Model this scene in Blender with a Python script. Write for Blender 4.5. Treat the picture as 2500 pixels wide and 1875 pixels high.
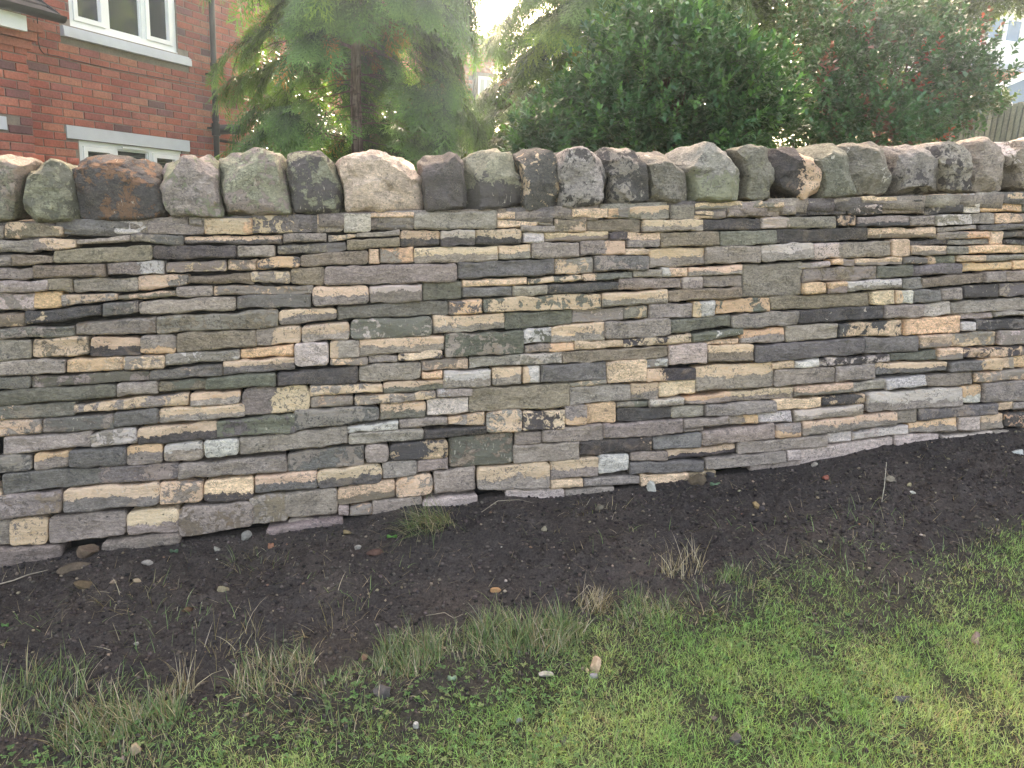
import bpy, math, random
import numpy as np
from mathutils import Vector, Matrix, noise as mnoise

# ------------------------------------------------------------ camera
SC = bpy.context.scene
for o in list(bpy.data.objects):
    bpy.data.objects.remove(o)
YAW, PITCH, ROLL = math.radians(12.5), math.radians(13.0), math.radians(3.0)
F = 1850.0                      # focal length in pixels of the 2500 x 1875 photograph
CAM = np.array([0.0, 0.0, 1.55])
fwd = np.array([math.sin(YAW)*math.cos(PITCH), math.cos(YAW)*math.cos(PITCH), -math.sin(PITCH)])
right0 = np.array([math.cos(YAW), -math.sin(YAW), 0.0])
up0 = np.cross(right0, fwd)
RIGHT = math.cos(ROLL)*right0 + math.sin(ROLL)*up0
UP = np.cross(RIGHT, fwd)
cd = bpy.data.cameras.new('camera')
cam = bpy.data.objects.new('camera', cd)
SC.collection.objects.link(cam)
cam.matrix_world = Matrix(((RIGHT[0], UP[0], -fwd[0], CAM[0]), (RIGHT[1], UP[1], -fwd[1], CAM[1]),
                           (RIGHT[2], UP[2], -fwd[2], CAM[2]), (0, 0, 0, 1)))
cd.sensor_width = 36.0
cd.lens = F/2500.0*36.0
cd.clip_start = 0.05
cd.clip_end = 2000.0
SC.camera = cam

# ------------------------------------------------------------ sky, sun, exposure
SUN_EL, SUN_AZ = math.radians(31.0), math.radians(11.0)     # azimuth clockwise from +Y
world = bpy.data.worlds.new("World")
SC.world = world
world.use_nodes = True
wn = world.node_tree
wn.nodes.clear()
wo = wn.nodes.new('ShaderNodeOutputWorld')
wb = wn.nodes.new('ShaderNodeBackground')
ws = wn.nodes.new('ShaderNodeTexSky')
ws.sky_type = 'NISHITA'
ws.sun_disc = False
ws.sun_elevation = SUN_EL
ws.sun_rotation = SUN_AZ
ws.air_density = 0.6
ws.dust_density = 6.0
ws.ozone_density = 0.2
wb.inputs['Strength'].default_value = 0.12
wn.links.new(ws.outputs[0], wb.inputs['Color'])
wn.links.new(wb.outputs[0], wo.inputs['Surface'])
sl = bpy.data.lights.new('sun', 'SUN')
sl.energy = 3.0
sl.angle = math.radians(0.5)
sl.color = (1.0, 0.97, 0.91)
so = bpy.data.objects.new('sun', sl)
SC.collection.objects.link(so)
sdir = Vector((math.sin(SUN_AZ)*math.cos(SUN_EL), math.cos(SUN_AZ)*math.cos(SUN_EL), math.sin(SUN_EL)))
so.rotation_euler = sdir.to_track_quat('Z', 'Y').to_euler()
so.location = (0, 0, 12)
SC.view_settings.view_transform = 'Standard'
SC.view_settings.look = 'None'
SC.view_settings.gamma = 1.0
SC.view_settings.use_curve_mapping = False
SC.view_settings.exposure = 3.8
try:
    SC.view_settings.use_white_balance = True
    SC.view_settings.white_balance_temperature = 8700
    SC.view_settings.white_balance_tint = 12
except Exception:
    pass

rng = np.random.default_rng(11)
random.seed(5)

# ------------------------------------------------------------ helpers
def ray(px, py):
    return fwd + (px-1250.0)/F*RIGHT - (py-937.5)/F*UP
def at(px, py, depth):
    return CAM + ray(px, py)*depth
def on_plane(px, py, P0, N):
    r = ray(px, py)
    return CAM + r*(np.dot(P0-CAM, N)/np.dot(r, N))

def link(o, parent=None):
    SC.collection.objects.link(o)
    if parent is not None:
        o.parent = parent
    return o
def tag(o, label=None, cat=None, group=None, kind=None):
    if label: o['label'] = label
    if cat: o['category'] = cat
    if group: o['group'] = group
    if kind: o['kind'] = kind
    return o
def empty(name, loc, label, cat, group=None):
    o = bpy.data.objects.new(name, None)
    o.empty_display_size = 0.2
    o.location = Vector([float(c) for c in loc])
    link(o)
    tag(o, label, cat, group)
    o['base'] = list(map(float, loc))
    return o
def mesh(name, V, Fs, mat, parent=None, smooth=False, attrs=None, origin=None, sharp=None):
    """V (n,3) array in world space; Fs (m,k) array or list of tuples; one mesh object."""
    V = np.asarray(V, dtype=np.float64)
    if origin is None:
        origin = np.array(parent['base']) if parent is not None and 'base' in parent else np.zeros(3)
    origin = np.asarray(origin, dtype=float)
    L = V-origin
    me = bpy.data.meshes.new(name)
    if isinstance(Fs, np.ndarray):
        m, k = Fs.shape
        me.vertices.add(len(L)); me.vertices.foreach_set('co', L.astype(np.float32).ravel())
        me.loops.add(m*k); me.loops.foreach_set('vertex_index', Fs.astype(np.int32).ravel())
        me.polygons.add(m); me.polygons.foreach_set('loop_start', np.arange(0, m*k, k, dtype=np.int32))
        me.update(calc_edges=True)
    else:
        me.from_pydata([tuple(v) for v in L], [], [tuple(int(i) for i in f) for f in Fs])
        me.update()
    if attrs:
        for an, (ty, data) in attrs.items():
            a = me.attributes.new(an, ty, 'POINT')
            key = {'FLOAT_COLOR': 'color', 'FLOAT_VECTOR': 'vector', 'FLOAT': 'value'}[ty]
            a.data.foreach_set(key, np.asarray(data, dtype=np.float32).ravel())
    if smooth:
        me.polygons.foreach_set('use_smooth', np.ones(len(me.polygons), dtype=bool))
        if sharp is not None:
            me.set_sharp_from_angle(angle=sharp)
    if mat is not None:
        me.materials.append(mat)
    o = bpy.data.objects.new(name, me)
    link(o, parent)
    pb = np.array(parent['base']) if parent is not None and 'base' in parent else np.zeros(3)
    o.location = Vector([float(c) for c in (origin-pb)])
    if 'base' not in o:
        o['base'] = [float(c) for c in origin]
    return o
def done_base():
    for o in bpy.data.objects:
        if 'base' in o:
            del o['base']

class MB:
    """collects boxes, bars and tubes into one mesh"""
    def __init__(s): s.v = []; s.f = []
    def box8(s, P):                       # 8 corners: bottom loop 0-3, top loop 4-7
        n = len(s.v); s.v += [tuple(p) for p in P]
        for q in ((0, 3, 2, 1), (4, 5, 6, 7), (0, 1, 5, 4), (1, 2, 6, 5), (2, 3, 7, 6), (3, 0, 4, 7)):
            s.f.append(tuple(n+i for i in q))
    def tube(s, pts, rad, seg=8, cap=True):
        pts = [np.asarray(p, float) for p in pts]
        rads = rad if hasattr(rad, '__len__') else [rad]*len(pts)
        n0 = len(s.v); prev = None
        for i, p in enumerate(pts):
            d = pts[min(i+1, len(pts)-1)]-pts[max(i-1, 0)]
            d = d/(np.linalg.norm(d)+1e-9)
            a = np.cross(d, [0, 0, 1]) if abs(d[2]) < .95 else np.cross(d, [1, 0, 0])
            if prev is not None:
                a = prev-d*np.dot(prev, d)
            a = a/(np.linalg.norm(a)+1e-9); b = np.cross(d, a); prev = a
            for k in range(seg):
                t = 2*math.pi*k/seg
                s.v.append(tuple(p+(a*math.cos(t)+b*math.sin(t))*rads[i]))
        for i in range(len(pts)-1):
            for k in range(seg):
                k2 = (k+1) % seg
                s.f.append((n0+i*seg+k, n0+i*seg+k2, n0+(i+1)*seg+k2, n0+(i+1)*seg+k))
        if cap:
            s.f.append(tuple(n0+k for k in range(seg))[::-1])
            s.f.append(tuple(n0+(len(pts)-1)*seg+k for k in range(seg)))
    def build(s, name, mat, parent=None, smooth=False, sharp=None, origin=None):
        return mesh(name, np.array(s.v), s.f, mat, parent, smooth, sharp=sharp, origin=origin)

# vectorised value noise
def _hash(ix, iy, iz, seed):
    h = (ix*374761393+iy*668265263+iz*2147483647+seed*974634777) & 0xFFFFFFFF
    h = ((h ^ (h >> 13))*1274126177) & 0xFFFFFFFF
    h = h ^ (h >> 16)
    return (h & 0xFFFF)/65535.0
def vnoise(P, freq, seed=0):
    P = np.asarray(P, float)*freq+1000.0
    i = np.floor(P).astype(np.int64); f = P-i; f = f*f*(3-2*f)
    r = 0
    for dx in (0, 1):
        for dy in (0, 1):
            for dz in (0, 1):
                w = (f[..., 0] if dx else 1-f[..., 0])*(f[..., 1] if dy else 1-f[..., 1])*(f[..., 2] if dz else 1-f[..., 2])
                r = r+w*_hash(i[..., 0]+dx, i[..., 1]+dy, i[..., 2]+dz, seed)
    return r*2-1
def fbm(P, freq, octv=4, seed=0, gain=.5):
    r = 0; a = 1
    for o in range(octv):
        r = r+a*vnoise(P, freq*2.03**o, seed+o*17); a *= gain
    return r

# ------------------------------------------------------------ materials
class NT:
    def __init__(s, name):
        s.m = bpy.data.materials.new(name); s.m.use_nodes = True
        s.t = s.m.node_tree; s.t.nodes.clear()
        s.out = s.n('ShaderNodeOutputMaterial')
    def n(s, ty, **kw):
        nd = s.t.nodes.new(ty)
        for k, v in kw.items(): setattr(nd, k, v)
        return nd
    def set(s, nd, key, val):
        if val is None: return
        if isinstance(val, bpy.types.NodeSocket): s.t.links.new(val, nd.inputs[key])
        else: nd.inputs[key].default_value = val
    def math(s, op, a, b=0.0, clamp=False):
        nd = s.n('ShaderNodeMath', operation=op); nd.use_clamp = clamp
        s.set(nd, 0, a); s.set(nd, 1, b); return nd.outputs[0]
    def vmath(s, op, a, b=None, scale=None):
        nd = s.n('ShaderNodeVectorMath', operation=op); s.set(nd, 0, a)
        if b is not None: s.set(nd, 1, b)
        if scale is not None: s.set(nd, 'Scale', scale)
        return nd.outputs['Value'] if op in ('DOT_PRODUCT', 'LENGTH') else nd.outputs[0]
    def noise(s, vec, scale, detail=4, rough=.55, dist=0.0):
        nd = s.n('ShaderNodeTexNoise'); s.set(nd, 'Vector', vec); s.set(nd, 'Scale', scale)
        s.set(nd, 'Detail', detail); s.set(nd, 'Roughness', rough); s.set(nd, 'Distortion', dist)
        return nd.outputs['Fac']
    def smooth(s, x, lo, hi):
        nd = s.n('ShaderNodeMapRange', interpolation_type='SMOOTHSTEP')
        s.set(nd, 'Value', x); s.set(nd, 'From Min', lo); s.set(nd, 'From Max', hi); return nd.outputs[0]
    def rng(s, x, lo, hi, a, b):
        nd = s.n('ShaderNodeMapRange'); s.set(nd, 'Value', x); s.set(nd, 'From Min', lo); s.set(nd, 'From Max', hi)
        s.set(nd, 'To Min', a); s.set(nd, 'To Max', b); return nd.outputs[0]
    def mix(s, f, a, b, mode='MIX'):
        nd = s.n('ShaderNodeMix', data_type='RGBA', blend_type=mode)
        s.set(nd, 0, f)
        for k, v in ((6, a), (7, b)):
            if isinstance(v, (tuple, list)): v = (*v[:3], 1)
            s.set(nd, k, v)
        return nd.outputs[2]
    def attr(s, name, ty='GEOMETRY'):
        return s.n('ShaderNodeAttribute', attribute_name=name, attribute_type=ty)
    def scale_col(s, col, f):
        return s.mix(1.0, col, s.comb(f, f, f), 'MULTIPLY')
    def comb(s, x, y, z):
        nd = s.n('ShaderNodeCombineXYZ'); s.set(nd, 0, x); s.set(nd, 1, y); s.set(nd, 2, z); return nd.outputs[0]
    def bump(s, h, strength=.5, dist=.002, normal=None):
        nd = s.n('ShaderNodeBump'); s.set(nd, 'Height', h); s.set(nd, 'Strength', strength); s.set(nd, 'Distance', dist)
        if normal is not None: s.set(nd, 'Normal', normal)
        return nd.outputs[0]
    def bsdf(s, col, rough=.8, normal=None, spec=.3, metal=0.0):
        nd = s.n('ShaderNodeBsdfPrincipled')
        if isinstance(col, (tuple, list)): col = (*col[:3], 1)
        s.set(nd, 'Base Color', col); s.set(nd, 'Roughness', rough); s.set(nd, 'Normal', normal)
        s.set(nd, 'Specular IOR Level', spec); s.set(nd, 'Metallic', metal)
        return nd
    def finish(s, shader):
        s.t.links.new(shader.outputs[0] if not isinstance(shader, bpy.types.NodeSocket) else shader, s.out.inputs['Surface'])
        return s.m

def simple_mat(name, col, rough=.6, var=.15, scale=20.0, bump=.0, spec=.3):
    t = NT(name)
    pos = t.n('ShaderNodeNewGeometry').outputs['Position']
    n = t.noise(pos, scale, 5)
    n2 = t.noise(pos, scale*.13, 3)
    f = t.math('MULTIPLY', t.rng(n, .3, .7, 1-var, 1+var), t.rng(n2, .3, .7, 1-var, 1+var))
    c = t.scale_col((*col, 1), f)
    nm = t.bump(n, .6, bump) if bump else None
    return t.finish(t.bsdf(c, rough, nm, spec))

def stone_mat():
    t = NT('weathered_sandstone')
    pos = t.n('ShaderNodeNewGeometry').outputs['Position']
    fx = t.attr('fx').outputs['Vector']
    sep = t.n('ShaderNodeSeparateXYZ'); t.set(sep, 0, fx)
    fib, spk, seed = sep.outputs[0], sep.outputs[1], sep.outputs[2]
    p = t.vmath('ADD', pos, t.comb(t.math('MULTIPLY', seed, 37.1), t.math('MULTIPLY', seed, 11.7), t.math('MULTIPLY', seed, 53.3)))
    base = t.attr('base_tone').outputs['Color']; patch = t.attr('patch_tone').outputs['Color']
    lay = t.vmath('MULTIPLY', p, (1.0, 1.0, 4.5))
    big = t.noise(p, 14.0, 5, .6, .6)
    med = t.noise(lay, 26.0, 5, .62, .3)
    fine = t.noise(p, 230.0, 4, .7)
    grain = t.noise(p, 700.0, 2, .6)
    tone = t.math('MULTIPLY', t.rng(big, .25, .75, .78, 1.24), t.rng(med, .25, .75, .80, 1.22))
    mid = t.noise(t.vmath('MULTIPLY', p, (1, 1, 1.8)), 62.0, 5, .7, .8)
    tone = t.math('MULTIPLY', tone, t.rng(mid, .3, .7, .60, 1.42))
    tone = t.math('MULTIPLY', tone, t.rng(fine, .25, .75, .74, 1.26))
    tone = t.math('MULTIPLY', tone, t.rng(grain, .3, .7, .86, 1.14))
    b2 = t.scale_col(base, tone)
    # soft tan / pale stains in the crust
    st = t.smooth(t.noise(p, 9.0, 6, .62, 1.0), .52, .68)
    b2 = t.mix(t.math('MULTIPLY', st, .28), b2, t.scale_col(patch, .75))
    # black crust mottling
    dk = t.smooth(t.noise(p, 22.0, 6, .7, .5), .56, .64)
    b2 = t.mix(t.math('MULTIPLY', dk, .45), b2, t.scale_col(base, .5))
    ptone = t.math('MULTIPLY', t.rng(med, .25, .75, .86, 1.12), t.rng(fine, .25, .75, .90, 1.10))
    ptone = t.math('MULTIPLY', ptone, t.rng(mid, .3, .7, .84, 1.14))
    pc = t.scale_col(patch, ptone)
    # ochre veining in the fresh stone
    och = t.smooth(t.noise(lay, 8.0, 4, .6, 1.4), .55, .72)
    pc = t.mix(t.math('MULTIPLY', och, .35), pc, t.mix(1.0, pc, (1.0, .74, .46), 'MULTIPLY'))
    # patch mask
    par = t.attr('par').outputs['Vector']; uv = t.attr('suv').outputs['Vector']
    g = t.vmath('DOT_PRODUCT', t.vmath('SUBTRACT', uv, (.5, .5, 0)), t.vmath('MULTIPLY', par, (1, 1, 0)))
    sp = t.n('ShaderNodeSeparateXYZ'); t.set(sp, 0, par)
    rag = t.math('SUBTRACT', t.noise(p, 30.0, 8, .66, .6), .5)
    rag2 = t.math('SUBTRACT', t.noise(p, 7.0, 2, .5), .5)
    m = t.math('ADD', t.math('ADD', g, sp.outputs[2]), t.math('ADD', t.math('MULTIPLY', rag, 1.9), t.math('MULTIPLY', rag2, 1.5)))
    mask = t.smooth(m, -.018, .018)
    col = t.mix(mask, b2, pc)
    rim = t.math('SUBTRACT', t.smooth(m, -.10, -.01), mask)
    col = t.mix(t.math('MULTIPLY', rim, .35), col, t.scale_col(base, .55))
    # small black flecks of old crust left on the pale stone
    fl = t.math('MULTIPLY', t.smooth(t.noise(p, 75.0, 4, .6, 1.2), .545, .585), t.smooth(t.noise(p, 10.0, 3, .6), .44, .56))
    col = t.mix(t.math('MULTIPLY', fl, .75), col, t.mix(.5, (.07, .07, .068), t.scale_col(base, .6)))
    # lichen specks
    vo = t.n('ShaderNodeTexVoronoi'); t.set(vo, 'Vector', t.vmath('ADD', p, t.vmath('SCALE', t.comb(rag, rag2, rag), scale=.02))); t.set(vo, 'Scale', 70.0)
    vc = t.n('ShaderNodeSeparateColor'); t.set(vc, 0, vo.outputs['Color'])
    rad = t.math('MULTIPLY', t.math('SUBTRACT', vc.outputs[0], t.math('SUBTRACT', 1.0, spk)), .55)
    sm = t.smooth(t.math('SUBTRACT', rad, vo.outputs['Distance']), -.01, .05)
    col = t.mix(t.math('MULTIPLY', sm, .75), col, (.42, .43, .38))
    # dark pits on bare stone
    vo2 = t.n('ShaderNodeTexVoronoi'); t.set(vo2, 'Vector', p); t.set(vo2, 'Scale', 55.0)
    vd = t.n('ShaderNodeSeparateColor'); t.set(vd, 0, vo2.outputs['Color'])
    pit = t.math('MULTIPLY', t.smooth(t.math('SUBTRACT', t.math('MULTIPLY', t.math('SUBTRACT', vd.outputs[1], .86), 1.6), vo2.outputs['Distance']), -.03, .04), .7)
    col = t.mix(pit, col, (.05, .048, .045))
    # dried ivy rootlets: thin wandering pale lines
    w1 = t.noise(p, 30.0, 3, .6, 2.5); w2 = t.noise(t.vmath('ADD', p, (7.3, 1.1, 4.4)), 42.0, 3, .6, 2.5)
    l1 = t.smooth(t.math('ABSOLUTE', t.math('SUBTRACT', w1, .5)), .012, .003)
    l2 = t.smooth(t.math('ABSOLUTE', t.math('SUBTRACT', w2, .5)), .014, .003)
    ln = t.math('MULTIPLY', t.math('MAXIMUM', l1, l2), fib, True)
    ln = t.math('MULTIPLY', ln, t.smooth(t.noise(p, 11.0, 3), .40, .56))
    col = t.mix(t.math('MULTIPLY', ln, .85), col, (.40, .32, .24))
    # chisel-white bruises
    br = t.math('MULTIPLY', t.smooth(t.noise(t.vmath('MULTIPLY', p, (3.0, 1, 1.0)), 36.0, 3, .5, .8), .66, .70), mask)
    col = t.mix(t.math('MULTIPLY', br, .6), col, (.62, .54, .42))
    h = t.math('ADD', t.math('MULTIPLY', med, .9), t.math('MULTIPLY', fine, .35))
    h = t.math('ADD', h, t.math('MULTIPLY', mid, .8))
    h = t.math('ADD', h, t.math('MULTIPLY', grain, .10))
    h = t.math('SUBTRACT', h, t.math('MULTIPLY', mask, .28))
    h = t.math('ADD', h, t.math('MULTIPLY', ln, .3))
    h = t.math('SUBTRACT', h, t.math('MULTIPLY', pit, .3))
    nm = t.bump(h, 1.0, .008)
    return t.finish(t.bsdf(col, .9, nm, .18))

def leaf_mat(name, rough=.5, trans=.4, spec=.35, yellow=(1.7, 1.5, .5)):
    t = NT(name)
    c = t.attr('tint').outputs['Color']
    pos = t.n('ShaderNodeNewGeometry').outputs['Position']
    c = t.scale_col(c, t.rng(t.noise(pos, 60.0, 2), .3, .7, .75, 1.25))
    b = t.bsdf(c, rough, None, spec)
    tr = t.n('ShaderNodeBsdfTranslucent')
    t.set(tr, 'Color', t.mix(1.0, c, yellow, 'MULTIPLY'))
    mx = t.n('ShaderNodeMixShader'); t.set(mx, 0, trans)
    t.t.links.new(b.outputs[0], mx.inputs[1]); t.t.links.new(tr.outputs[0], mx.inputs[2])
    return t.finish(mx)

def soil_mat():
    t = NT('dark_topsoil')
    pos = t.n('ShaderNodeNewGeometry').outputs['Position']
    a = t.noise(pos, 4.0, 5, .6); b = t.noise(pos, 45.0, 6, .7); c = t.noise(pos, 120.0, 5, .8); d = t.noise(pos, 600.0, 2, .7)
    f = t.math('MULTIPLY', t.rng(a, .3, .7, .8, 1.2), t.rng(b, .25, .75, .62, 1.4))
    f = t.math('MULTIPLY', f, t.rng(c, .3, .7, .45, 1.6))
    col = t.mix(t.smooth(t.noise(pos, 2.3, 4), .45, .62), (.056, .048, .042), (.072, .059, .049))
    col = t.scale_col(col, f)
    col = t.mix(t.math('MULTIPLY', t.smooth(d, .70, .76), .6), col, (.24, .20, .15))
    lawn = t.attr('lawn').outputs['Fac']
    col = t.mix(t.math('MULTIPLY', lawn, .6), col, t.scale_col((.030, .036, .016, 1), f))
    h = t.math('ADD', t.math('MULTIPLY', b, 1.0), t.math('MULTIPLY', c, .5))
    return t.finish(t.bsdf(col, .95, t.bump(h, 1.0, .016), .12))

def tint_mat(name, rough=.8, bump=.002, scale=60.0, spec=.2, var=.25):
    t = NT(name)
    c = t.attr('tint').outputs['Color']
    pos = t.n('ShaderNodeNewGeometry').outputs['Position']
    n = t.noise(pos, scale, 6, .65); n2 = t.noise(pos, scale*.12, 3)
    f = t.math('MULTIPLY', t.rng(n, .3, .7, 1-var, 1+var), t.rng(n2, .3, .7, 1-var*.6, 1+var*.6))
    c = t.scale_col(c, f)
    return t.finish(t.bsdf(c, rough, t.bump(n, 1.0, bump), spec))

def bark_mat():
    t = NT('conifer_bark')
    pos = t.n('ShaderNodeNewGeometry').outputs['Position']
    v = t.vmath('MULTIPLY', pos, (1, 1, .12))
    a = t.noise(v, 60.0, 6, .65, .6); b = t.noise(pos, 25.0, 4)
    col = t.mix(t.smooth(a, .35, .65), (.075, .045, .034), (.21, .145, .115))
    col = t.scale_col(col, t.rng(b, .3, .7, .7, 1.25))
    return t.finish(t.bsdf(col, .9, t.bump(a, 1.0, .010), .15))

def glass_mat(name, tint=(.03, .035, .04), sky=.0):
    t = NT(name)
    b = t.bsdf(tint, .03, None, .9)
    return t.finish(b)

M = {}
M['stone'] = stone_mat()
M['soil'] = soil_mat()
M['leaf'] = leaf_mat('shrub_leaf', .42, .2, .45, (1.5, 1.4, .6))
M['frond'] = leaf_mat('conifer_frond', .6, .16, .25, (1.5, 1.5, .6))
M['grass'] = leaf_mat('grass_blade', .55, .35, .25, (1.5, 1.3, .6))
M['twig'] = tint_mat('dry_twig', .9, .002, 80)
M['bark'] = bark_mat()
M['brick'] = tint_mat('red_brick', .88, .002, 55, .15, .28)
M['mortar'] = simple_mat('lime_mortar', (.19, .155, .13), .95, .15, 60, .002)
M['pebble'] = tint_mat('pebble_stone', .9, .003, 90, .15, .3)
M['white'] = simple_mat('white_plastic_frame', (.78, .79, .78), .35, .03, 6)
M['greypaint'] = simple_mat('pale_grey_painted_stone', (.46, .49, .53), .6, .05, 12)
M['black'] = simple_mat('black_plastic', (.012, .012, .013), .45, .1, 30, 0, .3)
M['tile'] = simple_mat('dark_roof_tile', (.055, .048, .05), .8, .3, 25, .004)
M['glass'] = glass_mat('window_glass')
M['blind'] = simple_mat('dark_blind', (.10, .12, .11), .6, .1, 20)
M['render'] = simple_mat('white_render', (.72, .72, .68), .85, .04, 8)
M['fence'] = tint_mat('fence_timber', .85, .002, 40, .15, .25)
M['core'] = simple_mat('rubble_hearting', (.035, .031, .027), .95, .3, 30, .01)
# ============================================================ THE DRY STONE WALL
WP0 = np.array([0.0, 3.05, 0.9]); WN = np.array([0.0, 1.0, -0.05]); WN = WN/np.linalg.norm(WN)
WX = np.array([1.0, 0, 0]); WZ = np.cross(WX, WN); WZ = WZ/np.linalg.norm(WZ)   # up along the face
if WZ[2] < 0: WZ = -WZ
def wpt(px, py, off=0.0):
    P = on_plane(px, py, WP0+WN*off, WN)
    return P
TONES = dict(g=(.325, .265, .212), d=(.190, .165, .143), k=(.100, .086, .078), b=(.69, .488, .322), p=(.555, .450, .370),
             o=(.270, .210, .148), n=(.190, .174, .130), w=(.60, .53, .45), r=(.22, .12, .075), y=(.73, .470, .28),
             m=(.325, .266, .212), l=(.285, .265, .18), f=(.26, .205, .168), c=(.52, .40, .30), v=(.33, .285, .24))
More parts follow.
